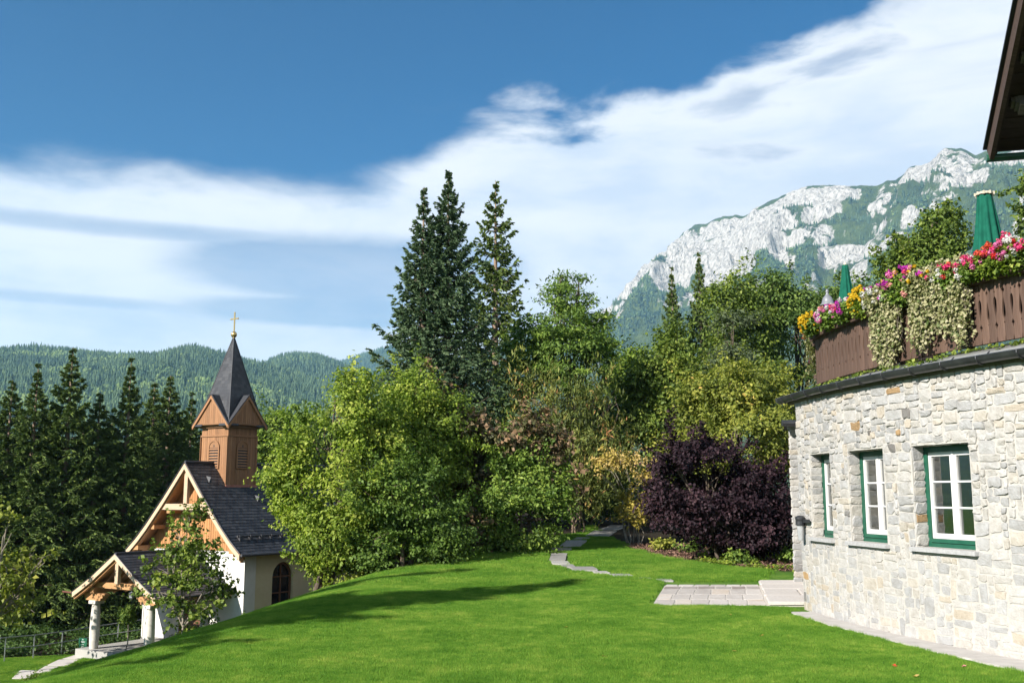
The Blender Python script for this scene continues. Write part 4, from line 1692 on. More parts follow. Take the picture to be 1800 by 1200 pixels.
mb = MB()
mb.box(-CW, CW, 0, .35, -.6, EV)
cpart('facade', mb, 'plaster_white')
aw, az0, az1 = 2.3, 1.5, 3.42         # arched side window: centre, sill, crown
ahw = .64
for sgn in (1, -1):
    mb = MB()
    x0 = sgn * CW
    pl = lambda a, b, d, x0=x0, sgn=sgn: Vector((x0 - sgn * d, a, b))
    mb.add([pl(.35, -.6, 0), pl(aw - ahw, -.6, 0), pl(aw - ahw, EV + .3, 0), pl(.35, EV + .3, 0)], [(0, 1, 2, 3)])
    mb.add([pl(aw + ahw, -.6, 0), pl(CL, -.6, 0), pl(CL, EV + .3, 0), pl(aw + ahw, EV + .3, 0)], [(0, 1, 2, 3)])
    mb.add([pl(aw - ahw, -.6, 0), pl(aw + ahw, -.6, 0), pl(aw + ahw, az0, 0), pl(aw - ahw, az0, 0)], [(0, 1, 2, 3)])
    arcp = [(aw + ahw * math.cos(t), az1 - ahw + ahw * math.sin(t)) for t in np.linspace(math.pi, 0, 15)]
    for k in range(14):
        a, b = arcp[k], arcp[k + 1]
        mb.add([pl(a[0], a[1], 0), pl(b[0], b[1], 0), pl(b[0], EV + .3, 0), pl(a[0], EV + .3, 0)], [(0, 1, 2, 3)])
    loop = [(aw - ahw, az0)] + arcp + [(aw + ahw, az0)]
    for k in range(len(loop)):
        a, b = loop[k], loop[(k + 1) % len(loop)]
        mb.add([pl(a[0], a[1], 0), pl(b[0], b[1], 0), pl(b[0], b[1], .28), pl(a[0], a[1], .28)], [(0, 1, 2, 3)])
    cpart('side_wall', mb, 'plaster_cream')
    mb = MB()
    mb.box(min(x0 - sgn * .02, x0 + sgn * .05), max(x0 - sgn * .02, x0 + sgn * .05), -.03, .62, -.6, EV - .02)
    cpart('corner_strip', mb, 'plaster_white')
    wn_ = link('arched_window', None, chapel)
    mb = MB()
    mb.prism([(a, b) for a, b in loop], .20, .215, pl)
    mb.build('pane', M['dark_glass'], wn_)
    mb = MB()
    outer = loop
    inn = [(aw + (a - aw) * .86, az0 + .08 + (b - az0) * .90) for a, b in loop]
    for k in range(len(loop) - 1):
        mb.add([pl(*outer[k], .12), pl(*outer[k + 1], .12), pl(*inn[k + 1], .12), pl(*inn[k], .12), pl(*outer[k], .19), pl(*outer[k + 1], .19), pl(*inn[k + 1], .19), pl(*inn[k], .19)], [(0, 1, 2, 3), (3, 2, 6, 7), (0, 4, 5, 1)])
    mb.build('frame', M['brown_frame'], wn_)
    for bx in ((aw - .03, aw + .03, az0 + .05, az1 - .1), (aw - ahw * .9, aw + ahw * .9, 2.05, 2.10), (aw - ahw * .9, aw + ahw * .9, az1 - ahw - .03, az1 - ahw + .03)):
        MB().prism([(bx[0], bx[2]), (bx[1], bx[2]), (bx[1], bx[3]), (bx[0], bx[3])], .13, .19, pl).build('glazing_bar', M['brown_frame'], wn_)
mb = MB()
mb.box(-CW, CW, CL - .3, CL, -.6, EV)
cpart('rear_wall', mb, 'plaster_cream')
# timber gable, boards as grooved strips
mb = MB()
x = -CW + .02
while x < CW - .02:
    x1 = min(x + .145, CW - .02)
    h0, h1 = roof_z(x) - .16, roof_z(x1) - .16
    if x < 0 < x1:
        h0 = h1 = roof_z(max(-x, x1)) - .16
    g = .008
    mb.prism([(x + g, EV + .02), (x1 - g, EV + .02), (x1 - g, max(EV + .05, h1)), (x + g, max(EV + .05, h0))], .02 + random.uniform(0, .006), .12, lambda a, b, d: Vector((a, d, b)), random.uniform(.25, .85))
    x = x1
cpart('gable_boards', mb, 'larch')
mb = MB()
mb.box(-CW + .1, CW - .1, .10, .3, EV, EV + .1)
pts = [(p[0], p[1] - .2) for p in prof[:-1]]
poly = [(-a, b) for a, b in pts[::-1]] + pts[1:]
mb.prism(poly, .13, .22, lambda a, b, d: Vector((a, d, b)))
mb.prism(poly, CL - .25, CL - .1, lambda a, b, d: Vector((a, d, b)))
cpart('gable_backing', mb, 'brown_frame')

# main roof: deck plus individual slates
OV = .72
sl_len = np.r_[0, np.cumsum([math.hypot(prof[k + 1][0] - prof[k][0], prof[k + 1][1] - prof[k][1]) for k in range(len(prof) - 1)])]


def roof_pt(L, prof=prof, sl=sl_len):
    x = np.interp(L, sl, [p[0] for p in prof])
    z = np.interp(L, sl, [p[1] for p in prof])
    return float(x), float(z)


def slate_side(prof, sl, y0, y1, sgn, z_off=0, tw=.21, th=.17, x_off=0, skip=None):
    mb = MB()
    tot = sl[-1]
    row = 0
    L = tot
    while L > .02:
        La = max(L - th, 0)
        Lb = min(L + .03, tot + .03)
        y = y0 - (tw / 2 if row % 2 else 0)
        while y < y1:
            ya, yb = max(y, y0) + .004, min(y + tw, y1) - .004
            if yb - ya > .03 and not (skip and skip(roof_pt(L, prof, sl)[0], (ya + yb) / 2)):
                (xa, za), (xb, zb) = roof_pt(La, prof, sl), roof_pt(Lb, prof, sl)
                up = .006 + random.uniform(0, .008)
                nx_, nz_ = .7, .7
                vs = [Vector((sgn * (xa + x_off + nx_ * .012), ya, za + nz_ * .012 + z_off)), Vector((sgn * (xa + x_off + nx_ * .012), yb, za + nz_ * .012 + z_off)),
                      Vector((sgn * (xb + x_off + nx_ * (.02 + up)), yb, zb + nz_ * (.02 + up) + z_off)), Vector((sgn * (xb + x_off + nx_ * (.02 + up)), ya, zb + nz_ * (.02 + up) + z_off))]
                lo = [v - Vector((sgn * .012, 0, .012)) for v in vs[2:]]
                vs += lo
                mb.add(vs, [(0, 1, 2, 3), (3, 2, 4, 5)] if sgn > 0 else [(3, 2, 1, 0), (5, 4, 2, 3)], random.uniform(.1, .9))
            y += tw
        L -= th
        row += 1
    return mb


roof = link('roof', None, chapel)
for sgn in (1, -1):
    mb = MB()
    for k in range(len(prof) - 1):
        a, b = prof[k], prof[k + 1]
        vs = [Vector((sgn * q[0], y, q[1] - dz)) for dz in (0, .10) for q in (a, b) for y in (-OV, CL + .4)]
        mb.add(vs, [(0, 1, 3, 2), (4, 6, 7, 5), (0, 2, 6, 4), (1, 5, 7, 3), (2, 3, 7, 6)])
    mb.build('roof_deck', M['beam_wood'], roof)
    tag(slate_side(prof, sl_len, -OV + .01, CL + .4, sgn, 0, .21, .17, 0, lambda x, y: x < .86 and .95 < y < 2.6).build('slates', M['slate'], roof), kind='stuff')
    # barge boards on the front verge
    mb = MB()
    for k in range(len(prof) - 1):
        a, b = prof[k], prof[k + 1]
        for (y0, y1, d0, d1) in ((-OV - .05, -OV - .0, .02, .26),):
            vs = [Vector((sgn * q[0], y, q[1] - d)) for y in (y0, y1) for q in (a, b) for d in (d0, d1)]
            mb.add(vs, [(0, 2, 3, 1), (4, 5, 7, 6), (0, 4, 6, 2), (1, 3, 7, 5), (0, 1, 5, 4), (2, 6, 7, 3)], .7)
    mb.build('barge_board', M['pale_beam'], roof)
    mb = MB()
    for k in range(len(prof) - 1):
        a, b = prof[k], prof[k + 1]
        vs = [Vector((sgn * q[0], y, q[1] - d)) for y in (-OV + .04, -OV + .2) for q in (a, b) for d in (.12, .34)]
        mb.add(vs, [(0, 2, 3, 1), (4, 5, 7, 6), (0, 4, 6, 2), (1, 3, 7, 5), (0, 1, 5, 4), (2, 6, 7, 3)], .5)
        vs = [Vector((sgn * q[0], y, q[1] + d)) for y in (-OV - .07, -OV - .01) for q in (a, b) for d in (-.015, .05)]
    mb.build('verge_rafter', M['beam_wood'], roof)
    mb = MB()
    mb.tube([(sgn * q[0] + sgn * .02, -OV - .05, q[1] + .035) for q in prof], .022, 6)
    mb.build('verge_metal', M['lead'], roof)
    # eaves beams stepping out under the roof edge
    mb = MB()
    mb.box(min(sgn * 2.95, sgn * 3.38), max(sgn * 2.95, sgn * 3.38), -OV + .03, CL, EV - .05, EV + .14)
    mb.box(min(sgn * 2.95, sgn * 3.28), max(sgn * 2.95, sgn * 3.28), -.45, CL, EV - .19, EV - .053)
    mb.box(min(sgn * 2.95, sgn * 3.24), max(sgn * 2.95, sgn * 3.24), -.22, .0, EV - .33, EV - .193)
    mb.build('eaves_beam', M['beam_wood'], roof)
    # gutter, snow guard pipe with brackets
    mb = MB()
    mb.tube([(sgn * 3.75, -OV, 3.86), (sgn * 3.75, CL + .4, 3.86)], .065, 8)
    mb.build('gutter', M['lead'], roof)
    mb = MB()
    mb.tube([(sgn * 3.02, -.3, 4.62), (sgn * 3.02, CL, 4.62)], .045, 8)
    for y in np.arange(-.2, CL, .62):
        mb.box(min(sgn * 2.94, sgn * 3.1), max(sgn * 2.94, sgn * 3.1), y - .02, y + .02, 4.4, 4.66)
    mb.build('snow_guard', M['lead'], roof)
MB().tube([(0, -OV - .02, 7.82), (0, CL + .4, 7.82)], .07, 8).build('ridge_cap', M['slate'], roof)
for (x, y, sgn) in ((.62, -.05, 1), (1.35, 2.2, 1), (1.6, 6, 1)):
    z = roof_z(x) + .02
    MB().add([(x, y, z + .14), (x + .02, y + .16, z + .14), (x + .20, y, z - .16), (x + .20, y + .16, z - .16), (x + .22, y + .08, z + .08)], [(0, 1, 4), (0, 4, 2), (1, 3, 4), (2, 4, 3)]).build('roof_vent', M['slate'], roof)
# open truss in the gable: collar beam, king post, bracket
truss = link('gable_truss', None, chapel)
MB().box(-1.55, 1.55, -OV + .05, -OV + .27, 5.72, 5.98).build('collar_beam', M['pale_beam'], truss)
MB().box(-.11, .11, -OV + .08, -OV + .24, 5.985, 7.45).build('king_post', M['pale_beam'], truss)
for x in (-1.1, 1.1):
    MB().box(x - .1, x + .1, -OV + .1, .02, 5.56, 5.715).build('bracket', M['beam_wood'], truss)
MB().box(-.12, .12, -OV + .1, .02, 7.2, 7.40).build('ridge_beam', M['beam_wood'], truss)
for x in (-2.1, 2.1):
    MB().box(x - .1, x + .1, -OV + .1, .02, 4.84, 5.02).build('purlin_end', M['beam_wood'], truss)

# ---- bell tower
TY, TS = .9 + .875, .875
tower = link('bell_tower', None, chapel)
mb = MB()
for (ax, sg) in ((0, 1), (0, -1), (1, 1), (1, -1)):
    k = -TS
    while k < TS - .001:
        k1 = min(k + .125, TS)
        d = TS + random.uniform(-.003, .005)
        g = .005
        q = [(k + g, 5.6), (k1 - g, 5.6), (k1 - g, 9.6), (k + g, 9.6)]
        if ax == 0:
            mb.prism(q, d * sg, (d - .05) * sg, lambda a, b, e: Vector((e, TY + a, b)), random.uniform(.2, .9))
        else:
            mb.prism(q, d * sg, (d - .05) * sg, lambda a, b, e: Vector((a, TY + e, b)), random.uniform(.2, .9))
        k = k1
mb.box(-TS + .02, TS - .02, TY - TS + .02, TY + TS - .02, 5.6, 9.6)
mb.build('tower_boards', M['tower_wood'], tower)
mb = MB()
for (z0, z1, o) in ((9.02, 9.10, .045), (9.42, 9.545, .09)):
    mb.box(-TS - o, TS + o, TY - TS - o, TY + TS + o, z0, z1)
for sx in (-1, 1):
    for sy in (-1, 1):
        mb.box(min(sx * TS, sx * (TS + .022)), max(sx * TS, sx * (TS + .022)), TY + sy * TS - .05 - (.02 if sy < 0 else -.0), TY + sy * TS + .05, 5.6, 9.01)
mb.build('tower_trim', M['tower_wood'], tower)
MB().box(-TS - .06, TS + .06, TY - TS - .06, TY + TS + .06, 6.2, roof_z(TS) + .07).build('tower_flashing', M['copper'], tower)
# louvred openings on all four faces


def face_place(ax, sg):
    if ax == 0:
        return lambda a, b, e: Vector((sg * (TS + e), TY + a * sg, b))
    return lambda a, b, e: Vector((-a * sg, TY + sg * (TS + e), b))


for (ax, sg) in ((0, 1), (0, -1), (1, 1), (1, -1)):
    pl = face_place(ax, sg)
    lv = link('louvre_window', None, chapel)
    hw_, zb, zc_ = .30, 7.62, 8.5
    arcp = [(hw_ * math.cos(t), zc_ + hw_ * math.sin(t)) for t in np.linspace(0, math.pi, 13)]
    loop = [(-hw_, zb), (hw_, zb)] + arcp
    MB().prism(loop, .006, .012, pl).build('dark_back', M['lamp_dark'], lv)  # dark sheet standing in for the shade between the slats
    mb = MB()
    outl = [(-hw_ - .06, zb - .06), (hw_ + .06, zb - .06)] + [((hw_ + .06) * math.cos(t), zc_ + (hw_ + .06) * math.sin(t)) for t in np.linspace(0, math.pi, 13)]
    N = len(loop)
    vs = [pl(a, b, .01) for a, b in outl] + [pl(a, b, .055) for a, b in outl] + [pl(a, b, .055) for a, b in loop] + [pl(a, b, .01) for a, b in loop]
    fs = []
    for r0 in range(3):
        fs += [(r0 * N + k, r0 * N + (k + 1) % N, (r0 + 1) * N + (k + 1) % N, (r0 + 1) * N + k) for k in range(N)]
    MB().add(vs, fs).build('arch_frame', M['tower_wood'], lv)
    for k in range(7):
        z = zb + .06 + k * .125
        vs = [pl(-hw_ + .005, z, .055), pl(hw_ - .005, z, .055), pl(hw_ - .005, z + .045, .022), pl(-hw_ + .005, z + .045, .022), pl(-hw_ + .005, z - .018, .05), pl(hw_ - .005, z - .018, .05)]
        MB().add(vs, [(0, 1, 2, 3), (0, 4, 5, 1), (4, 3, 2, 5)], .7).build('slat', M['tower_wood'], lv)
    MB().prism(arcp, .014, .03, pl, .4).build('arch_panel', M['tower_wood'], lv)
    MB().prism([(-.05, 8.55), (.05, 8.55), (0, 8.67)], .0315, .034, pl).build('trefoil_shade_plate', M['lamp_dark'], lv)  # dark plate instead of a real cut-out, its shade is painted

# four small gables and the spire
GZ0, GZ1, GH = 9.56, 10.92, 1.20
gab = link('tower_gables', None, chapel)
for (ax, sg) in ((0, 1), (0, -1), (1, 1), (1, -1)):
    pl = face_place(ax, sg)
    mb = MB()
    k = -1.125
    while k < 1.12:
        k1 = k + .125
        t0, t1 = GZ1 - .10 - abs(k) * 1.13, GZ1 - .10 - abs(k1) * 1.13
        mb.prism([(k + .005, 9.62), (k1 - .005, 9.62), (k1 - .005, max(9.63, t1)), (k + .005, max(9.63, t0))], .27, .20, pl, random.uniform(.2, .9))
        k = k1
    mb.prism([(-1.12, 9.55), (1.12, 9.55), (1.12, 9.625), (-1.12, 9.625)], -.05, .285, pl, .3)
    mb.build('gable_boards', M['tower_wood'], gab)
    for q in (-1, 1):
        # roof slope of the little gable, running in to the spire
        mb = MB()
        a0, a1 = (0, GZ1 + .03), (q * GH, GZ0 - .02)
        vs = [pl(a0[0], a0[1], .33), pl(a1[0], a1[1], .33), pl(a1[0], a1[1], -.3), pl(a0[0], a0[1], -.95)]
        vs += [v - Vector((0, 0, .05)) for v in vs]
        mb.add(vs, [(0, 1, 2, 3), (7, 6, 5, 4), (0, 4, 5, 1), (1, 5, 6, 2), (2, 6, 7, 3), (3, 7, 4, 0)], .6)
        mb.build('gable_roof', M['slate'], gab)
        mb = MB()
        vs = [pl(a0[0], a0[1] - .05, e) for e in (.27, .345)] + [pl(a0[0], a0[1] - .20, e) for e in (.27, .345)] + [pl(a1[0], a1[1] - .05, e) for e in (.27, .345)] + [pl(a1[0] - q * .02, a1[1] - .19, e) for e in (.27, .345)]
        mb.add(vs, [(0, 1, 5, 4), (1, 3, 7, 5), (3, 2, 6, 7), (2, 0, 4, 6), (4, 5, 7, 6), (0, 2, 3, 1)], .8)
        mb.build('gable_barge_board', M['tower_wood'], gab)
        MB().tube([pl(a0[0], a0[1] + .012, .33), pl(a1[0], a1[1] + .012, .33)], .022, 5).build('gable_edge', M['lead'], gab)
        mb = MB()
        vs = [pl(a0[0], a0[1] - .06, .26), pl(a1[0] * .96, a1[1], .26), pl(a1[0] * .96, a1[1] - .0, .0), pl(a0[0], a0[1] - .06, .0)]
        mb.add(vs, [(0, 1, 2, 3)], .4)
        mb.build('gable_soffit', M['tower_wood'], gab)
spire = link('spire', None, chapel)
SA, SB = 9.58, 13.72
shw = 1.03
mb = MB()
rows = 26
for r in range(rows):
    t0, t1 = r / rows, (r + 1.12) / rows
    def hwid(t):
        return shw * (1 - t) + .02 + .10 * max(0, .25 - t) ** 1.5
    w0, w1 = hwid(t0) + .012, hwid(min(t1, 1))
    z0, z1 = SA + (SB - SA) * t0, SA + (SB - SA) * min(t1, 1)
    for q in range(4):
        c, s = [(1, 0), (0, 1), (-1, 0), (0, -1)][q]
        def P(a, w, z):
            x, y = (w, a) if q == 0 else (-a, w) if q == 1 else (-w, -a) if q == 2 else (a, -w)
            return Vector((x, TY + y, z))
        nt_ = max(1, int(2 * w0 / .2))
        for k in range(nt_):
            a0, a1 = -1 + 2 * k / nt_, -1 + 2 * (k + 1) / nt_
            mb.add([P(a0 * w0, w0, z0), P(a1 * w0, w0, z0), P(a1 * w1, w1, z1), P(a0 * w1, w1, z1)], [(0, 1, 2, 3)], random.uniform(.15, .8))
tag(mb.build('spire_slates', M['slate'], spire), kind='stuff')
for q in range(4):
    sx, sy = [(1, 1), (-1, 1), (-1, -1), (1, -1)][q]
    MB().tube([(sx * (shw + .03), TY + sy * (shw + .03), SA), (sx * .03, TY + sy * .03, SB)], .022, 5).build('hip_seam', M['slate'], spire)
MB().lathe([(.215, -.62), (.20, -.60), (.05, .0), (.035, .06)], 4, (0, TY, SB)).build('spire_cap', M['lead'], spire)
spire.children[-1].rotation_euler = (0, 0, 0)
ball = MB().lathe([(.02, -.15), (.07, -.135), (.12, -.09), (.146, 0), (.12, .09), (.07, .135), (.02, .15)], 16, (0, TY, SB + .17))
ball.lathe([(.05, .0), (.07, .02), (.03, .05)], 10, (0, TY, SB))
ball.build('golden_ball', M['gold'], spire, True)
cr = MB()
cz0, cz1, ca_ = SB + .28, SB + 1.20, SB + .93
cr.box(-.03, .03, TY - .02, TY + .02, cz0, cz1)
cr.box(-.235, -.031, TY - .02, TY + .02, ca_ - .03, ca_ + .03)
cr.box(.031, .235, TY - .02, TY + .02, ca_ - .03, ca_ + .03)
for (x, z) in ((0, cz1), (-.24, ca_), (.24, ca_)):
    cr.lathe([(.01, -.042), (.04, -.015), (.04, .015), (.01, .042)], 8, (x, TY, z + (.02 if x == 0 else 0)))
cr.build('cross', M['gold'], spire)

# ---- porch
PY0, PR, PE, PWd = -4.05, 3.96, 2.32, 2.65
porch = link('porch', None, chapel)
pprof = [(0, PR), (1.4, 3.02), (2.1, 2.62), (PWd, PE)]
psl = np.r_[0, np.cumsum([math.hypot(pprof[k + 1][0] - pprof[k][0], pprof[k + 1][1] - pprof[k][1]) for k in range(3)])]
for sgn in (1, -1):
    mb = MB()
    for k in range(3):
        a, b = pprof[k], pprof[k + 1]
        vs = [Vector((sgn * q[0], y, q[1] - dz)) for dz in (0, .07) for q in (a, b) for y in (PY0, .0)]
        mb.add(vs, [(0, 1, 3, 2), (4, 6, 7, 5), (0, 2, 6, 4), (1, 5, 7, 3), (2, 3, 7, 6)], .3)
    mb.build('porch_roof_deck', M['beam_wood'], porch)
    tag(slate_side(pprof, psl, PY0 + .01, 0, sgn).build('porch_slates', M['slate'], porch), kind='stuff')
    mb = MB()
    for k in range(3):
        a, b = pprof[k], pprof[k + 1]
        vs = [Vector((sgn * q[0], y, q[1] - d)) for y in (PY0 - .05, PY0) for q in (a, b) for d in (.0, .20)]
        mb.add(vs, [(0, 2, 3, 1), (4, 5, 7, 6), (0, 4, 6, 2), (1, 3, 7, 5), (0, 1, 5, 4), (2, 6, 7, 3)], .8)
    mb.build('porch_barge_board', M['pale_beam'], porch)
    mb = MB()
    for k in range(3):
        a, b = pprof[k], pprof[k + 1]
        vs = [Vector((sgn * q[0], y, q[1] - d)) for y in (PY0 + .05, PY0 + .19) for q in (a, b) for d in (.075, .30)]
        mb.add(vs, [(0, 2, 3, 1), (4, 5, 7, 6), (0, 4, 6, 2), (1, 3, 7, 5), (0, 1, 5, 4), (2, 6, 7, 3)], .5)
        for y in np.arange(PY0 + .7, 0, .62):
            vs = [Vector((sgn * q[0], yy, q[1] - d)) for yy in (y, y + .11) for q in (a, b) for d in (.075, .2)]
            mb.add(vs, [(0, 2, 3, 1), (4, 5, 7, 6), (0, 4, 6, 2), (1, 3, 7, 5), (0, 1, 5, 4), (2, 6, 7, 3)], .4)
    mb.build('porch_rafters', M['beam_wood'], porch)
    MB().tube([(sgn * (PWd + .06), PY0 - .02, PE - .03), (sgn * (PWd + .06), 0, PE - .03)], .05, 8).build('porch_gutter', M['lead'], porch)
    MB().tube([(sgn * q[0], PY0 - .05, q[1] + .03) for q in pprof], .02, 5).build('porch_verge_metal', M['lead'], porch)
    # longitudinal wall plate on stepped brackets
    mb = MB()
    mb.box(sgn * 1.75 - .13, sgn * 1.75 + .13, PY0 + .25, -.02, 2.30, 2.52)
    mb.build('wall_plate', M['beam_wood'], porch)
    mb = MB()
    for k, (l, z0, z1) in enumerate(((.72, 2.20, 2.297), (.60, 2.10, 2.197), (.47, 2.0, 2.097))):
        mb.box(sgn * 1.75 - l, sgn * 1.75 + l, PY0 + .34, PY0 + .62, z0, z1)
    mb.build('stepped_bracket', M['beam_wood'], porch)
    # columns with entasis and a square capital
    for y in (PY0 + .5, -.75):
        cpf = [(.165, -.5), (.165, 0), (.18, .15), (.20, .55), (.205, .85), (.195, 1.2), (.175, 1.6), (.155, 1.82), (.155, 1.86)]
        col_ = MB().lathe(cpf, 20, (sgn * 1.75, y, 0)).build('column', M['column'], porch, True)
        MB().bevbox(sgn * 1.75 - .22, sgn * 1.75 + .22, y - .22, y + .22, 1.86, 1.999, .02).build('capital', M['column'], porch)
MB().tube([(0, PY0, PR + .03), (0, .1, PR + .03)], .055, 8).build('porch_ridge', M['slate'], porch)
MB().box(-2.0, 2.0, PY0 + .36, PY0 + .58, 2.525, 2.76).build('tie_beam', M['beam_wood'], porch)
MB().box(-.1, .1, PY0 + .09, PY0 + .25, 2.765, 3.7).build('porch_king_post', M['pale_beam'], porch)
MB().box(-.12, .12, PY0 + .1, 0, 3.55, 3.75).build('porch_ridge_beam', M['beam_wood'], porch)
# water spouts at the eaves corners
for (x0, x1) in ((-PWd - .05, -PWd - .75),):
    MB().tube([(x0, PY0 + .02, PE - .03), (x1, PY0 + .02, PE - .02)], .035, 6).build('water_spout', M['copper'], porch)
MB().tube([(PWd + .05, PY0 + .02, PE - .03), (PWd + .65, PY0 + .02, PE - .02)], .035, 6).build('water_spout', M['copper'], porch)
# chapel door in the shade of the porch
door = link('door', None, chapel)
MB().prism([(-.75, 0), (.75, 0), (.75, 1.9)] + [(.75 * math.cos(t), 1.9 + .5 * math.sin(t)) for t in np.linspace(0.2, math.pi - .2, 9)] + [(-.75, 1.9)], -.03, .02, lambda a, b, d: Vector((a, d, b))).build('door_leaf', M['brown_frame'], door)
MB().tube([(.1, -.03, 1.05), (.1, -.09, 1.05), (.22, -.09, 1.05)], .015, 6).build('handle', M['steel'], door)
# stone floor under the porch
fl = MB().box(-2.4, 2.4, PY0 + .1, .0, -.5, .02)
fl.build('porch_floor', M['step_stone'], chapel)

# hanging lantern under the tie beam
lp = chapel.matrix_basis @ Vector((.55, PY0 + .47, 2.47))
lt = thing('hanging_lantern', 'small pale lantern hanging from the porch beam', 'lantern', tuple(lp))
MB().tube([(0, 0, .12), (0, 0, -.02)], .012, 6).build('hook', M['steel'], lt)
MB().lathe([(.03, .0), (.13, -.05), (.12, -.09)], 6, (0, 0, -.02)).build('cap', M['lantern_grey'], lt)
MB().lathe([(.10, 0), (.11, -.16), (.05, -.22), (.01, -.25)], 6, (0, 0, -.11)).build('lamp_glass', M['lamp_glass'], lt)

# ------------------------------------------------------------------ small built things
def near_low(u, Y):
    p = at(u, 1100, Y)
    return Vector((p.x, p.y, tz(p.x, p.y)))


fence_px = [(12, 44.6), (62, 45.6), (111, 46.8), (160, 48.1), (208, 49.5), (256, 51.0)]
fp = [near_low(u, y) for u, y in fence_px]
rl = thing('metal_railing', 'low galvanised metal railing with two rails in front of dark forest', 'railing', tuple(fp[0]))
inv = Matrix.Translation(-fp[0])


def under(o, root):
    o.parent = root
    o.matrix_parent_inverse = Matrix.Translation(-Vector(root.location))
    return o


for p in fp:
    under(MB().tube([p - Vector((0, 0, .3)), p + Vector((0, 0, 1.02))], .026, 8).build('post', M['steel']), rl)
for h in (1.02, .55):
    q = [p + Vector((0, 0, h)) for p in fp]
    d0 = (q[0] - q[1]).normalized()
    start = [q[0] + d0 * .22 + Vector((0, 0, -.16)), q[0] + d0 * .3 + Vector((0, 0, -.06)), q[0] + d0 * .22] if h > 1 else []
    under(MB().tube(start + q, .024, 8).build('rail', M['steel']), rl)

# the little green sign
sp_ = near_low(148, 47.3)
sg_ = thing('sign_board', 'small green sign board with white lettering beside the railing', 'sign', tuple(sp_), R_(-28))
for x in (-.22, .22):
    MB().box(x - .02, x + .02, .0, .03, -.3, .32).build('leg', M['green_metal'], sg_)
MB().box(-.27, .27, -.025, -.001, .12, .66).build('panel', M['green_metal'], sg_)
mk = MB()
mk.prism([(-.035, .585), (0, .565), (.035, .585), (.03, .615), (0, .60), (-.03, .615)], -.029, -.026, lambda a, b, d: Vector((a, d, b)))
for (w, z) in ((.34, .50), (.26, .46), (.2, .36), (.2, .28), (.36, .23), (.30, .19)):
    x = -w / 2
    while x < w / 2:
        l = random.uniform(.02, .05)
        mk.box(x, min(x + l, w / 2), -.029, -.026, z, z + .016)
        x += l + .012
mk.build('lettering', M['white_paint'], sg_)


def closed_parasol(label, base, ztop, zbot, rbot, rtop, sl):
    t = thing('parasol', label, 'parasol', tuple(base), 0, None)
    h0, h1 = zbot - base.z, ztop - base.z
    MB().lathe([(.28, 0), (.28, .05), (.06, .09), (.04, .3)], 14).build('base', M['concrete'], t)
    MB().tube([(0, 0, .05), (0, 0, h1 + .01)], .026, 10).build('pole', M['lantern_grey'], t)
    folds = 9
    mb = MB()
    n = 72
    zs_ = np.linspace(0, 1, 15)
    pr = []
    for q in zs_:
        r_ = rbot + (rtop - rbot) * q ** .85
        pr.append((r_, h0 + (h1 - h0) * q))
    mb.lathe(pr, n, (0, 0, 0), .5, lambda a, z: 1 + .17 * (1 - (z - h0) / (h1 - h0)) ** .6 * math.copysign(abs(math.sin(a * folds / 2 * 2)) ** .6, math.sin(a * folds)) + .04 * math.sin(a * 3 + z * 4))
    cn = mb.build('canopy', M['parasol'], t, True)
    if sl:
        cap = MB().lathe([(rtop * 1.25, 0), (rtop * 1.3, .025), (rtop * .9, .045), (.02, .05)], 18, (0, 0, h1 - .01)).build('cap', M['cream'], t)
        for k in range(9):
            a = 2 * math.pi * k / 9
            MB().box(-.012, .012, -.012, .012, -.02, .03, Matrix.Translation((rtop * 1.3 * math.cos(a), rtop * 1.3 * math.sin(a), h1 + .0))).build('cap_clip', M['cream'], cap)
    else:
        MB().lathe([(.03, 0), (.022, .04), (.005, .06)], 10, (0, 0, h1)).build('finial', M['cream'], t)
    return t


pb = at(1737, 430, 15.2)
closed_parasol('large closed green parasol with cream cap above red flowers', Vector((pb.x, pb.y, 3.95)), at(1735, 342, 15.2).z, at(1737, 455, 15.2).z, .235, .105, True)
pb = at(1487, 500, 18.4)
closed_parasol('smaller closed green parasol near the end of the balcony', Vector((pb.x, pb.y, 3.95)), at(1483, 466, 18.4).z, at(1490, 560, 18.4).z, .185, .055, False)


def lantern(label, base, zcap, r, post=True):
    t = thing('post_lantern', label, 'lantern', tuple(base))
    h = zcap - base.z
    MB().tube([(0, 0, 0), (0, 0, h - .30)], .03, 8).build('post', M['lantern_grey'], t)
    MB().lathe([(.05, h - .32), (.07, h - .27), (.085, h - .05), (.09, h - .02)], 8).build('lamp_glass', M['lamp_glass'], t)
    MB().lathe([(r, h - .02), (r * 1.02, h), (r * .80, h + .02), (r * .74, h + .07), (r * .58, h + .13), (r * .3, h + .17), (.03, h + .19), (.02, h + .22), (.035, h + .24), (.01, h + .29)], 18).build('cap', M['lantern_grey'], t, True)
    return t


lb = at(1455, 535, 18.0)
lantern('grey domed lantern above the pink flowers at the balcony end', Vector((lb.x, lb.y, 3.95)), at(1455, 535, 18.0).z, .135)

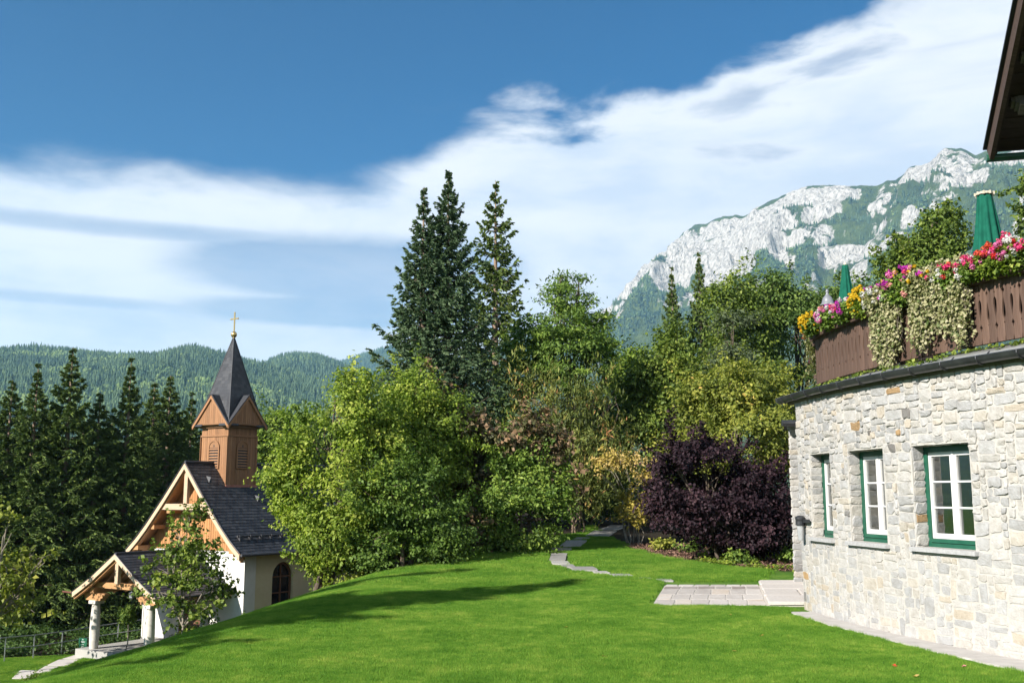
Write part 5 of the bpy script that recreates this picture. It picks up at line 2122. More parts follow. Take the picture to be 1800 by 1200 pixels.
# wall lamp at the corner of the recess wall
wp = at(1407, 925, 17.6)
nw, tw = w_frame(.45)
wl_ = thing('wall_lamp', 'dark tubular lamp mounted on the corner of the round wall', 'lamp', (wp.x, wp.y, wp.z), math.atan2(tw.y, tw.x))
MB().box(-.05, .35, .02, .06, .07, .13).build('arm', M['lamp_dark'], wl_)
MB().lathe([(.075, .10), (.085, .13), (.085, .16), (.05, .185), (.02, .19)], 14).build('lamp_top', M['lamp_dark'], wl_)
MB().lathe([(.078, .02), (.08, .045), (.08, .095), (.07, .099)], 14).build('lamp_collar', M['lamp_dark'], wl_)
MB().lathe([(.02, -.24), (.045, -.235), (.05, -.2), (.062, .019)], 14, (0, 0, 0), .5, lambda a, z: 1 + .05 * math.copysign(1, math.sin(a * 7))).build('lamp_glass', M['lamp_glass'], wl_)

# ------------------------------------------------------------------ vegetation generators
def nrm(a):
    return a / np.maximum(np.linalg.norm(a, axis=-1, keepdims=True), 1e-9)


def leaf_mesh(name, P, Nn, T, L, Wd, tint, m, fold=.18):
    """P base points, Nn leaf normals, T leaf directions, L lengths, Wd half widths"""
    B = nrm(np.cross(Nn, T))
    L = L[:, None]
    Wd = Wd[:, None]
    a = P
    b = P + T * L * .45 + B * Wd + Nn * Wd * fold * 2
    c = P + T * L - Nn * L * .08
    d = P + T * L * .45 - B * Wd + Nn * Wd * fold * 2
    V = np.stack([a, b, c, d], 1).reshape(-1, 3)
    k = np.arange(len(P)) * 4
    Fc = np.concatenate([np.stack([k, k + 1, k + 2], -1), np.stack([k, k + 2, k + 3], -1)])
    return mesh_fast(name, V, Fc, m, np.repeat(np.clip(tint, 0, 1), 4))


def limb_pts(a, b, sag, r, n=4):
    a, b = np.array(a, float), np.array(b, float)
    t = np.linspace(0, 1, n)[:, None]
    j = r.normal(0, .04 * np.linalg.norm(b - a), (n, 3)) * (t * (1 - t) * 4)
    p = a + (b - a) * t + j
    p[:, 2] += sag * (t[:, 0] * (1 - t[:, 0])) * 4
    return [tuple(q) for q in p]


def broadleaf(name, label, cat, base, lobes, n_clump, per, leaf, mats, seed, group=None, clump=.30, trunk_h=1.0, trunk_r=.09, shell=.55, up=.5, tint0=.5, tint_sd=.2, bark='bark', stems=1, aspect=.30, lowcut=None, hang=.0, flat=.6, twigs=70, tint_fn=None, irr=.17, gap=.24, shoots=.2):
    """lobes: (dx, dy, z, rx, ry, rz) ellipsoids relative to the base"""
    r = np.random.default_rng(seed)
    t = thing(name, label, cat, tuple(base), 0, group)
    lob = np.array(lobes, float)
    vol = lob[:, 3] * lob[:, 4] * lob[:, 5]
    wt = vol ** .67 / (vol ** .67).sum()
    ids = r.choice(len(lob), n_clump, p=wt)
    d = nrm(r.normal(size=(n_clump, 3)))
    rad = (1 - (1 - shell) * r.random(n_clump) ** 1.6)
    rad *= 1 + irr * r.normal(size=n_clump)
    C = lob[ids, :3] + d * rad[:, None] * lob[ids, 3:]
    hole = fbm(C[:, 0] * .9 + seed, C[:, 2] * .9 + 3, 3) + .5 * fbm(C[:, 1] * .9 + 9, C[:, 2] * .9 + seed, 3)
    ok_ = hole > np.quantile(hole, gap)
    C, d, ids = C[ok_], d[ok_], ids[ok_]
    n_clump = len(C)
    if lowcut is not None:
        C[:, 2] = np.maximum(C[:, 2], lowcut + r.random(n_clump) * .25)
    # leaves
    cs = clump * r.uniform(.65, 1.35, n_clump)
    cnt = np.maximum(4, (per * r.uniform(.5, 1.5, n_clump))).astype(int)
    q = np.repeat(np.arange(n_clump), cnt)
    off = r.normal(size=(len(q), 3)) * np.array([1, 1, flat]) * cs[q][:, None] * .62
    # some clumps grow out into leafy shoots
    ish = r.random(n_clump) < shoots
    sdir = nrm(d + r.normal(size=d.shape) * .35 + np.array([0, 0, .55]))
    along_ = r.random(len(q)) * cs[q] * 2.6
    off = np.where(ish[q][:, None], off * .38 + sdir[q] * along_[:, None], off)
    P = C[q] + off
    out = nrm(d[q] * .9 + off / np.maximum(cs[q][:, None], .01) * .5)
    Nn = nrm(out * .55 + np.array([0, 0, up]) + r.normal(size=P.shape) * .55)
    T = r.normal(size=P.shape) + out * .6 + np.array([0, 0, -.45 - hang])
    T = nrm(T - Nn * (T * Nn).sum(-1, keepdims=True))
    L = leaf * r.uniform(.6, 1.35, len(P))
    ct = r.normal(0, tint_sd * .6, n_clump)
    tn = tint0 + ct[q] + r.normal(0, tint_sd * .55, len(P))
    if tint_fn:
        tn = tn + tint_fn(P)
    me = leaf_mesh('leaves', P, Nn, T, L, L * aspect, tn, M[mats] if isinstance(mats, str) else mats)
    cr = link('crown', me, t)
    # trunk(s) and limbs
    cen = (lob[:, :3] * wt[:, None]).sum(0)
    tr = MB()
    tops = []
    for k in range(stems):
        a = 2 * math.pi * k / max(stems, 1) + seed
        sp_r = (.08 + .05 * stems * .12) if stems > 1 else 0
        b0 = np.array([sp_r * math.cos(a), sp_r * math.sin(a), -.25])
        tp = np.array([cen[0] * .4 + sp_r * 3.2 * math.cos(a), cen[1] * .4 + sp_r * 3.2 * math.sin(a), trunk_h])
        pts = limb_pts(b0, tp, 0, r, 5)
        tr.tube(pts, list(np.linspace(trunk_r, trunk_r * .62, 5)), 8)
        tops.append(tp)
    tr.build('trunk', M[bark], t, True)
    lm = MB()
    ends = []
    for k in range(len(lob)):
        tp = tops[k % len(tops)]
        e = lob[k, :3]
        lm.tube(limb_pts(tp, e, .05, r), list(np.linspace(trunk_r * .6, trunk_r * .22, 4)), 6, False)
        ends.append(e)
        for j in range(3):
            e2 = e + nrm(r.normal(size=3)) * lob[k, 3:] * .55
            lm.tube(limb_pts(tp + (e - tp) * r.uniform(.4, .9), e2, .03, r), list(np.linspace(trunk_r * .32, trunk_r * .12, 4)), 5, False)
            ends.append(e2)
    ends = np.array(ends)
    sel = r.choice(n_clump, min(twigs, n_clump), replace=False)
    for k in sel:
        e = ends[np.argmin(((ends - C[k]) ** 2).sum(-1))]
        lm.tube(limb_pts(e, C[k], .02, r, 3), [trunk_r * .10 + .004, trunk_r * .06 + .003, .003], 4, False)
    lm.build('limbs', M[bark], t)
    return t


def spruce_mesh(seed, H, Rb, whorls, per_w, tw_n, tuft_n, tl, droop, mats, h_lo=.06, power=.85, up_tip=.25, double=True, tint0=.45, jag=.2, hang=.5, lo_taper=.12):
    """trunk and needle meshes of a spruce of height H and base radius Rb"""
    r = np.random.default_rng(seed)
    hs_, az_, ln_ = [], [], []
    for k in range(whorls):
        f = (k + .5) / whorls
        h = H * (h_lo + (1 - h_lo) * f ** .92)
        m_ = max(4, int(per_w * (1 - .45 * f)))
        a0 = r.uniform(0, 6.28)
        for j in range(m_):
            q = (h / H)
            env = np.clip(1 - q * 1.03, 0, 1) ** power * min(1, (q - h_lo * .5) / lo_taper + .45)
            hs_.append(h + r.normal(0, H * .006))
            az_.append(a0 + 6.283 * j / m_ + r.normal(0, .22))
            ln_.append(max(.05, Rb * env * r.uniform(1 - jag * 1.6, 1 + jag) + .03))
    hs_, az_, ln_ = np.array(hs_), np.array(az_), np.array(ln_)
    nb = len(hs_)
    fr = hs_ / H
    dr_ = droop * (1 - fr) ** .8 * r.uniform(.6, 1.3, nb) - .30 * fr ** 2.0

    def bp(i, t):
        """point on branch i at t in 0..1"""
        rr = ln_[i] * t
        z = hs_[i] + ln_[i] * (-dr_[i] * t * 1.0 + up_tip * t ** 3)
        return np.stack([rr * np.cos(az_[i]), rr * np.sin(az_[i]), z], -1)
    I = np.repeat(np.arange(nb), tw_n * 2)
    side = np.tile(np.repeat([1, -1], tw_n), nb)
    t = r.uniform(.10, 1.0, len(I)) ** .8
    base = bp(I, t)
    fw = np.stack([np.cos(az_[I]), np.sin(az_[I]), -dr_[I] * .8 + up_tip * t ** 2 * 1.5], -1)
    sd = np.stack([-np.sin(az_[I]), np.cos(az_[I]), np.zeros(len(I))], -1) * side[:, None]
    tl_len = ln_[I] * .34 * (1.12 - t) * r.uniform(.6, 1.2, len(I)) + tl * .5
    td = nrm(fw * .75 + sd * .85 + np.array([0, 0, -hang * .45]) * r.uniform(.3, 1.4, (len(I), 1)))
    J = np.repeat(np.arange(len(I)), tuft_n)
    s = r.random(len(J))
    P = base[J] + td[J] * (tl_len[J] * s)[:, None]
    P[:, 2] -= hang * .35 * tl_len[J] * s ** 2
    # tufts on the main axis as well
    I2 = np.repeat(np.arange(nb), 7)
    t2 = r.random(len(I2)) ** .7
    P2 = bp(I2, t2)
    fw2 = np.stack([np.cos(az_[I2]), np.sin(az_[I2]), -dr_[I2] + up_tip * 2.5 * t2 ** 2], -1)
    P = np.concatenate([P, P2])
    D = np.concatenate([td[J], nrm(fw2)])
    out_t = np.concatenate([np.maximum(t[J], .3) * .6 + s * .4, t2])
    D = nrm(D + r.normal(size=D.shape) * .42 + np.array([0, 0, -.35 * hang]))
    rn = nrm(r.normal(size=D.shape) + np.array([0, 0, .5]))
    Nn = nrm(rn - D * (rn * D).sum(-1, keepdims=True))
    L = tl * r.uniform(.7, 1.4, len(P)) * (.45 + .55 * np.clip(np.concatenate([ln_[I][J], ln_[I2]]) / 1.0, 0, 1))
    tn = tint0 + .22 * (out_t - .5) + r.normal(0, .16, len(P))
    P = P - D * (L * .3)[:, None]
    if double:
        N2 = np.cross(D, Nn)
        P, Nn, D, L, tn = np.concatenate([P, P]), np.concatenate([Nn, N2]), np.concatenate([D, D]), np.concatenate([L, L]), np.concatenate([tn, tn])
    # narrow pointed leader
    nl = 90
    zl = H * (1 - .075 * r.random(nl))
    al = r.uniform(0, 6.28, nl)
    Pl = np.stack([.012 * np.cos(al), .012 * np.sin(al), zl], -1)
    Dl = nrm(np.stack([np.cos(al) * .7, np.sin(al) * .7, np.full(nl, .75)], -1))
    Nl = nrm(np.cross(Dl, r.normal(size=Dl.shape)))
    Ll = (.05 + 1.6 * (H - zl) / H) * r.uniform(.7, 1.2, nl)
    P, Nn, D, L, tn = np.concatenate([P, Pl]), np.concatenate([Nn, Nl]), np.concatenate([D, Dl]), np.concatenate([L, Ll]), np.concatenate([tn, np.full(nl, tint0 + .1)])
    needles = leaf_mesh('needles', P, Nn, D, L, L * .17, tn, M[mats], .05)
    # leader shoots
    tr = MB()
    tr.tube([(0, 0, -.4), (0, 0, H * .3), (0, 0, H * .7), (0, 0, H)], [H * .013 + .03, H * .011 + .015, H * .006 + .01, .012], 8)
    trm = tr.mesh('trunk', M['pale_bark'], True)
    bm_ = MB()
    for i in range(0, nb):
        if ln_[i] < .5:
            continue
        bm_.tube([tuple(bp(np.array([i]), np.array([q]))[0]) for q in (0, .4, .8)], [.022 + .006 * ln_[i], .016, .006], 4, False)
    brm = bm_.mesh('branches', M['bark'])
    return needles, trm, brm


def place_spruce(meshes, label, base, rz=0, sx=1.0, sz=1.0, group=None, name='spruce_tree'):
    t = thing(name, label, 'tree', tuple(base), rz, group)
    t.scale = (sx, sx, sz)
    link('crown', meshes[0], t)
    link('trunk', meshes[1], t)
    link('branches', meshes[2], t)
    return t


def base_at(u, Y):
    x = pix_dir(u, 860).x / pix_dir(u, 860).y * Y
    return Vector((x, Y, tz(x, Y) - .05))


def height_to(u, v, Y, base):
    return at(u, v, Y).z - base.z


def px_lobes(base, Y, lst, depth=.9, seed=0):
    r = np.random.default_rng(seed + 99)
    out = []
    for q in lst:
        u, v, ru, rv = q[:4]
        p = at(u, v, Y)
        rx, rz = ru * Y / F, rv * Y / F
        dy = (q[4] if len(q) > 4 else r.uniform(-.5, .5) * rx)
        out.append((p.x - base.x, dy, p.z - base.z, rx, rx * depth, rz))
    return out


def shrub(name, label, u, Y, lobes, n, per, leaf, m, seed, cat='shrub', **kw):
    b = base_at(u, Y)
    kw.setdefault('lowcut', .05)
    return broadleaf(name, label, cat, b, px_lobes(b, Y, lobes, kw.pop('depth', .9), seed), n, per, leaf, m, seed, **kw)


# shrubs left of the path
shrub('lime_shrub', 'big yellow-green shrub overlapping the chapel roof', 570, 27.6, [(572, 770, 55, 75), (628, 735, 55, 68), (515, 820, 34, 52), (600, 880, 68, 100), (500, 880, 18, 32), (560, 965, 30, 50), (640, 950, 70, 50), (620, 672, 20, 30), (588, 705, 26, 34), (484, 850, 14, 26), (655, 800, 50, 85), (545, 905, 30, 40)],
      520, 105, 0.108, 'leaf_lime', 1, stems=4, trunk_h=1.3, clump=.33, tint0=.56, tint_sd=.24)
shrub('bright_shrub', 'tall yellow-green shrub below the blue spruces', 730, 30, [(720, 730, 50, 55), (770, 745, 45, 55), (690, 790, 60, 70), (750, 820, 60, 80), (740, 690, 24, 40), (700, 700, 28, 35), (790, 800, 30, 50)],
      340, 105, 0.108, 'leaf_lime', 2, stems=3, trunk_h=1.6, clump=.34, tint0=.45, tint_sd=.24)
shrub('dark_shrub', 'low dark green shrub with reddish tips at the lawn edge', 710, 27.2, [(690, 880, 55, 60), (745, 890, 50, 70), (720, 950, 75, 50), (660, 960, 50, 45), (780, 940, 40, 55)],
      330, 95, 0.1, 'leaf_green', 3, stems=4, trunk_h=.6, clump=.30, tint0=.33, tint_sd=.2)
shrub('hazel_shrub', 'shrub with browning leaves between green shrubs', 850, 31.0, [(830, 730, 50, 45), (890, 760, 60, 45), (950, 785, 38, 42), (800, 800, 45, 60), (860, 850, 70, 60), (820, 920, 55, 50), (760, 700, 26, 22), (935, 840, 50, 50)],
      330, 76, 0.15, 'leaf_brown', 4, stems=4, trunk_h=1.4, clump=.36, tint0=.5, tint_sd=.26, aspect=.40)
shrub('leafy_shrub', 'rounded fresh green shrub at the bend of the path', 910, 30.2, [(900, 815, 36, 34), (935, 850, 46, 55), (890, 890, 50, 55), (955, 905, 40, 45), (915, 935, 60, 28), (860, 930, 40, 40), (970, 880, 22, 40)],
      320, 95, 0.115, 'leaf_green', 5, stems=4, trunk_h=.8, clump=.32, tint0=.55, tint_sd=.24)
shrub('dark_shrub', 'shaded dark shrub beside the far end of the path', 1030, 42, [(1000, 850, 50, 50), (1050, 860, 50, 50), (1095, 850, 40, 55), (970, 870, 40, 45), (1020, 800, 60, 50)],
      260, 55, .18, 'leaf_dark', 6, stems=3, trunk_h=1.0, clump=.42, tint0=.35)
shrub('juniper_shrub', 'upright juniper with reddish bare stems below the rowan', 1010, 37.5, [(925, 720, 30, 80), (960, 730, 30, 90), (1000, 740, 35, 90), (1045, 745, 35, 95), (1085, 760, 30, 80), (1020, 800, 60, 50), (940, 790, 50, 50), (1060, 820, 50, 40), (1010, 865, 55, 40), (1055, 870, 36, 36)],
      430, 55, .20, 'leaf_juniper', 7, stems=6, trunk_h=2.0, trunk_r=.04, clump=.34, tint0=.45, tint_sd=.3, aspect=.13, hang=-2.6, flat=1.5, up=-.1, bark='pale_bark', twigs=150)
shrub('rowan_tree', 'feathery rowan tree with an open green crown', 1000, 41, [(985, 525, 34, 32), (1022, 535, 30, 40), (950, 570, 40, 50), (1045, 590, 32, 42), (930, 640, 45, 60), (1000, 630, 60, 70), (1062, 655, 28, 45), (1080, 705, 32, 40), (985, 490, 10, 16), (1018, 492, 10, 14)],
      420, 76, .17, 'leaf_green', 8, cat='tree', trunk_h=3.0, trunk_r=.12, clump=.40, tint0=.45, tint_sd=.22, aspect=.20, flat=.35)
shrub('green_thicket', 'dark leafy tree behind the juniper and the hazel', 960, 46, [(1000, 760, 90, 80), (900, 780, 80, 90), (1070, 790, 70, 90), (1130, 800, 50, 80)],
      260, 55, .24, 'leaf_dark', 9, cat='tree', trunk_h=2.2, clump=.55, tint0=.4)

# right of the path
shrub('purple_shrub', 'large dark purple-leaved shrub beside the stone house', 1265, 27.4, [(1250, 835, 62, 50), (1190, 850, 42, 50), (1322, 850, 48, 50), (1365, 880, 26, 55), (1290, 910, 70, 50), (1205, 900, 50, 35), (1345, 935, 42, 38), (1235, 805, 50, 28), (1180, 800, 26, 24), (1300, 955, 36, 26), (1160, 880, 26, 30)],
      520, 88, 0.098, 'leaf_purple', 10, stems=4, trunk_h=.9, trunk_r=.06, clump=.30, tint0=.5, tint_sd=.25, bark='bark', aspect=.36, hang=.4)
shrub('golden_shrub', 'leggy golden shrub with bare pale stems left of the purple shrub', 1112, 33.5, [(1070, 812, 22, 14), (1092, 806, 22, 13), (1118, 815, 22, 16), (1063, 838, 10, 9), (1132, 838, 12, 12)],
      46, 26, .11, 'leaf_gold', 11, gap=.02, stems=6, trunk_h=1.1, trunk_r=.022, clump=.20, tint0=.75, bark='twig', twigs=60)
shrub('yellow_shrub', 'small bright yellow shrub at the corner of the mulch bed', 1115, 32.6, [(1112, 905, 24, 18), (1100, 880, 14, 20), (1128, 890, 14, 20)],
      60, 40, .11, 'leaf_gold', 12, stems=4, trunk_h=.4, trunk_r=.02, clump=.18, tint0=.35, bark='twig')
shrub('yellowing_shrub', 'broad yellow-green shrub behind the purple shrub', 1300, 34, [(1290, 690, 52, 40), (1345, 695, 45, 42), (1240, 735, 45, 42), (1325, 760, 75, 55), (1255, 800, 60, 45), (1375, 780, 34, 70), (1205, 790, 34, 34), (1225, 690, 25, 25)],
      460, 100, 0.125, 'leaf_yellow', 13, stems=4, trunk_h=1.5, clump=.38, tint0=.42, tint_sd=.22)
shrub('maple_tree', 'bright green leafy tree in front of the two dark spruces', 1165, 43, [(1165, 645, 32, 36), (1190, 680, 42, 60), (1125, 680, 34, 40), (1190, 610, 26, 32), (1160, 745, 50, 60), (1125, 730, 40, 50), (1220, 740, 36, 50), (1185, 820, 50, 50)],
      400, 84, .17, 'leaf_oak', 14, cat='tree', trunk_h=2.5, trunk_r=.13, clump=.45, tint0=.55, tint_sd=.25)
shrub('leafy_tree', 'mid green broad tree to the right of the two dark spruces', 1290, 58, [(1290, 515, 34, 32), (1265, 560, 36, 46), (1310, 575, 40, 50), (1270, 630, 45, 55), (1320, 650, 40, 45)],
      340, 80, .22, 'leaf_oak', 15, cat='tree', trunk_h=3.5, trunk_r=.18, clump=.58, tint0=.5, tint_sd=.24)
shrub('oak_tree', 'large dark green round-crowned tree behind the balcony end', 1390, 62, [(1350, 525, 40, 38), (1400, 530, 45, 42), (1450, 535, 40, 42), (1350, 600, 50, 55), (1410, 610, 55, 55), (1470, 600, 45, 55), (1500, 535, 40, 34), (1550, 545, 45, 40), (1335, 660, 40, 40)],
      560, 80, .22, 'leaf_dark', 16, cat='tree', trunk_h=4.0, trunk_r=.25, clump=.62, tint0=.62, tint_sd=.26)
shrub('willow_tree', 'narrow silvery green tree below the round-crowned tree', 1290, 52, [(1285, 590, 26, 50), (1280, 650, 34, 50), (1300, 690, 34, 34)],
      170, 52, .24, leaf_mat('silvery_leaves', [(0, (.04, .055, .025)), (.5, (.095, .125, .06)), (1, (.16, .19, .10))], .3), 17, cat='tree', trunk_h=2.5, trunk_r=.12, clump=.46, tint0=.5, aspect=.18)
shrub('terrace_tree', 'open crowned tree rising behind the balcony flowers', 1640, 45, [(1660, 375, 26, 24), (1635, 395, 30, 26), (1605, 420, 30, 26), (1680, 405, 16, 40), (1585, 440, 22, 20), (1650, 440, 36, 26), (1560, 470, 22, 20), (1620, 470, 50, 25), (1690, 450, 14, 24)],
      240, 50, .20, 'leaf_oak', 18, cat='tree', trunk_h=6.5, trunk_r=.14, clump=.36, tint0=.45, tint_sd=.25)
shrub('edge_tree', 'tree whose leaves reach in below the overhanging roof', 1850, 46, [(1812, 322, 16, 16), (1806, 378, 12, 14), (1850, 350, 40, 50), (1845, 420, 40, 40)],
      120, 50, .22, 'leaf_oak', 19, cat='tree', trunk_h=8, trunk_r=.16, clump=.36, tint0=.45)
shrub('pale_tree', 'pale green tree in the gap below the mountain', 1110, 66, [(1118, 632, 16, 24), (1095, 660, 24, 26), (1132, 660, 20, 26)],
      130, 50, .28, 'leaf_lime', 20, cat='tree', trunk_h=3.5, trunk_r=.14, clump=.55, tint0=.3)

# spruces
sp_blue1 = spruce_mesh(31, 14.3, 4.0, 46, 12, 10, 6, .17, .30, 'needle_blue', .05, .95, .42, True, .47, .26, .55)
b = base_at(783, 38.5)
place_spruce(sp_blue1, 'tall dense blue-green spruce, the taller of two growing together', b, .4, 1.0, height_to(785, 300, 38.5, b) / 14.3, name='blue_spruce')
b = base_at(738, 38.0)
sp_blue2 = spruce_mesh(32, 13.5, 3.4, 42, 11, 10, 6, .17, .30, 'needle_blue', .05, .98, .42, True, .5, .28, .55)
place_spruce(sp_blue2, 'dense blue-green spruce, the shorter of two growing together', b, 2.2, 1.0, height_to(740, 330, 38, b) / 13.5, name='blue_spruce')
sp_thin = spruce_mesh(33, 15, 2.9, 30, 9, 8, 6, .20, .34, 'needle', .22, .75, .40, True, .55, .30, .7)
b = base_at(870, 47)
place_spruce(sp_thin, 'slender open spruce with bare lower trunk behind the blue spruces', b, 1.1, 1.05, height_to(870, 318, 47, b) / 15)
sp_a = spruce_mesh(34, 16, 4.3, 36, 10, 9, 6, .24, .34, 'needle', .06, 1.0, .30, True, .5, .26, .8)
sp_b = spruce_mesh(35, 16, 3.8, 38, 10, 9, 6, .23, .30, 'needle', .08, 1.05, .32, True, .45, .28, .8)
sp_c = spruce_mesh(36, 16, 4.6, 34, 10, 9, 6, .25, .40, 'needle', .10, .95, .28, True, .42, .26, 1.0)
for (u, v, Y, ms, w, lab) in ((1190, 470, 62, sp_b, .72, 'shorter dark spruce of a pair standing above the maple'), (1240, 442, 63, sp_a, .70, 'taller dark spruce of a pair standing above the maple')):
    b = base_at(u, Y)
    place_spruce(ms, lab, b, u * .3, w, height_to(u, v, Y, b) / 16)
front = [(-45, 690, 53, sp_a, 'spruce at the outer end of the dark forest beyond the railing end'), (8, 668, 56, sp_c, 'broad spruce rising behind the sparse maple by the railing'), (52, 640, 54, sp_b, 'slim spruce close beside the highest spruce of the dark forest'),
         (112, 610, 55, sp_a, 'highest spruce of the dark forest, its tip against the ridge'), (166, 690, 56, sp_c, 'lower broad spruce between the two highest of the dark forest'), (218, 630, 57, sp_b, 'second highest spruce of the dark forest, directly above the porch'),
         (262, 672, 62, sp_a, 'spruce just behind the front gable of the chapel'), (290, 660, 60, sp_c, 'broad spruce between the chapel gable and the bell tower'), (330, 690, 65, sp_b, 'slim spruce right behind the eaves of the bell tower')]
back = [(-20, 735, 72, sp_b), (30, 740, 75, sp_a), (80, 725, 71, sp_c), (140, 730, 73, sp_b), (190, 735, 74, sp_a), (240, 735, 77, sp_c), (310, 735, 76, sp_b), (355, 755, 75, sp_a), (400, 775, 78, sp_c), (440, 800, 80, sp_b), (-70, 740, 80, sp_c), (375, 765, 88, sp_c), (425, 785, 92, sp_a)]
for i, (u, v, Y, ms, lab) in enumerate(front):
    b = base_at(u, Y)
    place_spruce(ms, lab, b, i * 1.7, random.uniform(.95, 1.12), height_to(u, v, Y, b) / 16, 'front row of spruces beside the chapel')
for i, (u, v, Y, ms) in enumerate(back):
    b = base_at(u, Y)
    place_spruce(ms, 'spruce filling the shadowy second row of the dark forest', b, i * 2.3 + .5, random.uniform(1.0, 1.2), height_to(u, v, Y, b) / 16, 'second row of spruces behind the chapel')
# spruces standing outside the picture on the left; they shade the lawn
for i, (x, y, h, w) in enumerate(((-15.9, 6.6, 18.6, 1.6), (-18.2, 4.0, 18.5, 1.5), (-18.6, 9.2, 18.6, 1.5))):
    place_spruce((sp_c, sp_a, sp_b)[i], 'tall spruce on the slope whose shadow lies across the lawn', (x, y, tz(x, y)), i * 1.3, w, h / 16, 'spruces shading the lawn')

# broad trees beyond the chapel
shrub('roadside_tree', 'yellowish green tree beyond the chapel tower', 500, 82, [(500, 780, 40, 40), (470, 800, 36, 40), (540, 790, 36, 40), (490, 745, 22, 20)], 220, 50, .36, 'leaf_lime', 40, cat='tree', trunk_h=4, trunk_r=.2, clump=.8, tint0=.3, tint_sd=.2)
shrub('distant_tree', 'mid green tree showing behind the chapel roof', 555, 96, [(560, 760, 50, 40), (520, 800, 50, 50), (620, 760, 60, 50), (480, 830, 40, 50)], 240, 50, .42, 'leaf_oak', 41, cat='tree', trunk_h=4, trunk_r=.2, clump=.95, tint0=.5)

# trees and plants round the chapel
b = base_at(330, 39)
broadleaf('maple_tree', 'young open-crowned maple standing in front of the chapel', 'tree', b, px_lobes(b, 39, [(335, 902, 20, 20), (320, 945, 34, 28), (355, 955, 28, 28), (300, 1000, 46, 32), (345, 1010, 44, 32), (385, 1000, 18, 26), (290, 1040, 36, 26), (360, 1050, 36, 26), (400, 1035, 12, 16), (325, 1080, 40, 26)], .9, 50),
          140, 30, .16, 'leaf_oak', 50, trunk_h=2.0, trunk_r=.06, clump=.30, gap=.1, tint0=.5, tint_sd=.25, aspect=.42, bark='twig', twigs=110)
b = base_at(-22, 41)
broadleaf('maple_tree', 'sparse yellow-green maple leaning in beside the railing', 'tree', b, px_lobes(b, 41, [(20, 925, 34, 22), (50, 975, 30, 22), (72, 985, 14, 14), (15, 1000, 34, 30), (40, 1025, 30, 22), (20, 1060, 40, 26), (-40, 980, 60, 70), (-30, 1050, 50, 30)], .9, 51),
          130, 24, .20, 'leaf_yellow', 51, trunk_h=1.6, trunk_r=.10, clump=.34, tint0=.42, tint_sd=.2, aspect=.42, bark='twig', twigs=130)
tp_ = base_at(238, 45.5)
zc_ = at(238, 1080, 45.5).z - tp_.z
broadleaf('topiary_tree', 'small clipped ball topiary on a thin stem by the porch', 'tree', tp_, [(0, 0, zc_, .36, .36, .36)], 150, 26, .075, 'leaf_green', 52, trunk_h=zc_ - .1, trunk_r=.035, clump=.09, tint0=.55, lowcut=None, shell=.75, bark='twig', twigs=20)
b = near_low(62, 36.5)
broadleaf('dwarf_shrub', 'low bristly green shrub on the slope below the crest', 'shrub', b, [(0, 0, .3, .45, .4, .35), (.3, .1, .25, .35, .3, .3), (-.35, 0, .2, .3, .3, .25), (.05, 0, .6, .2, .2, .25)], 70, 40, .13, 'leaf_oak', 53, stems=4, trunk_h=.2, trunk_r=.02, clump=.15, tint0=.45, aspect=.14, hang=-2)
sh_ = chapel.matrix_basis @ Vector((2.2, -1.8, 0))
broadleaf('porch_shrub', 'low shrub at the foot of the chapel behind the maple', 'shrub', Vector((sh_.x, sh_.y, tz(sh_.x, sh_.y))), [(0, 0, .7, .9, .8, .8), (.9, .2, .8, .8, .7, .8)], 90, 45, .14, 'leaf_dark', 54, stems=3, trunk_h=.3, trunk_r=.03, clump=.25, tint0=.4)

# dark undergrowth at the forest edge
r = np.random.default_rng(79)
n = 60000
x, y = r.uniform(-34, -13, n), r.uniform(43, 62, n)
keep = (soil_w(x, y) > .5) & (fbm(x * .6, y * .6, 3) > .30)
x, y = x[keep], y[keep]
hh2 = (.15 + 1.3 * fbm(x * .5 + 7, y * .5, 3) ** 2) * r.random(len(x))
Nn = nrm(r.normal(size=(len(x), 3)) * .6 + np.array([0, 0, 1]))
T = r.normal(size=Nn.shape)
T = nrm(T - Nn * (T * Nn).sum(-1, keepdims=True))
L_ = r.uniform(.10, .24, len(x))
tag(link('undergrowth', leaf_mesh('undergrowth', np.stack([x, y, terr(x, y) + hh2], -1), Nn, T, L_, L_ * .3, r.normal(.3, .2, len(x)), M['leaf_dark'])), 'dark leafy undergrowth at the forest edge behind the railing', 'undergrowth', kind='stuff')

# low plants in the mulch bed
bed = [(1325, 985, .30, 'leaf_lime', 'light green leafy plant at the front of the mulch bed'), (1372, 978, .38, 'leaf_lime', 'broad leafy green plant beside the house corner'), (1395, 990, .30, 'leaf_green', 'low green plant touching the house corner'), (1268, 978, .22, 'leaf_yellow', 'small yellowish plant under the purple shrub'),
       (1215, 972, .25, 'leaf_green', 'low creeping green plant in front of the purple shrub'), (1165, 968, .22, 'leaf_yellow', 'small yellow-green plant in the middle of the mulch bed'), (1300, 990, .22, 'leaf_green', 'tiny green plant at the lawn edge of the bed')]
for i, (u, v, s, m, lab) in enumerate(bed):
    p = on_terrain(u, v)
    broadleaf('bed_plant', lab, 'plant', p, [(0, 0, s * .7, s * 1.1, s, s * .7), (s * .8, .1, s * .5, s * .7, s * .7, s * .5)], 26, 26, .10, m, 60 + i, stems=3, trunk_h=.1, trunk_r=.008, clump=.12, tint0=.55, aspect=.38, lowcut=.03, twigs=12)
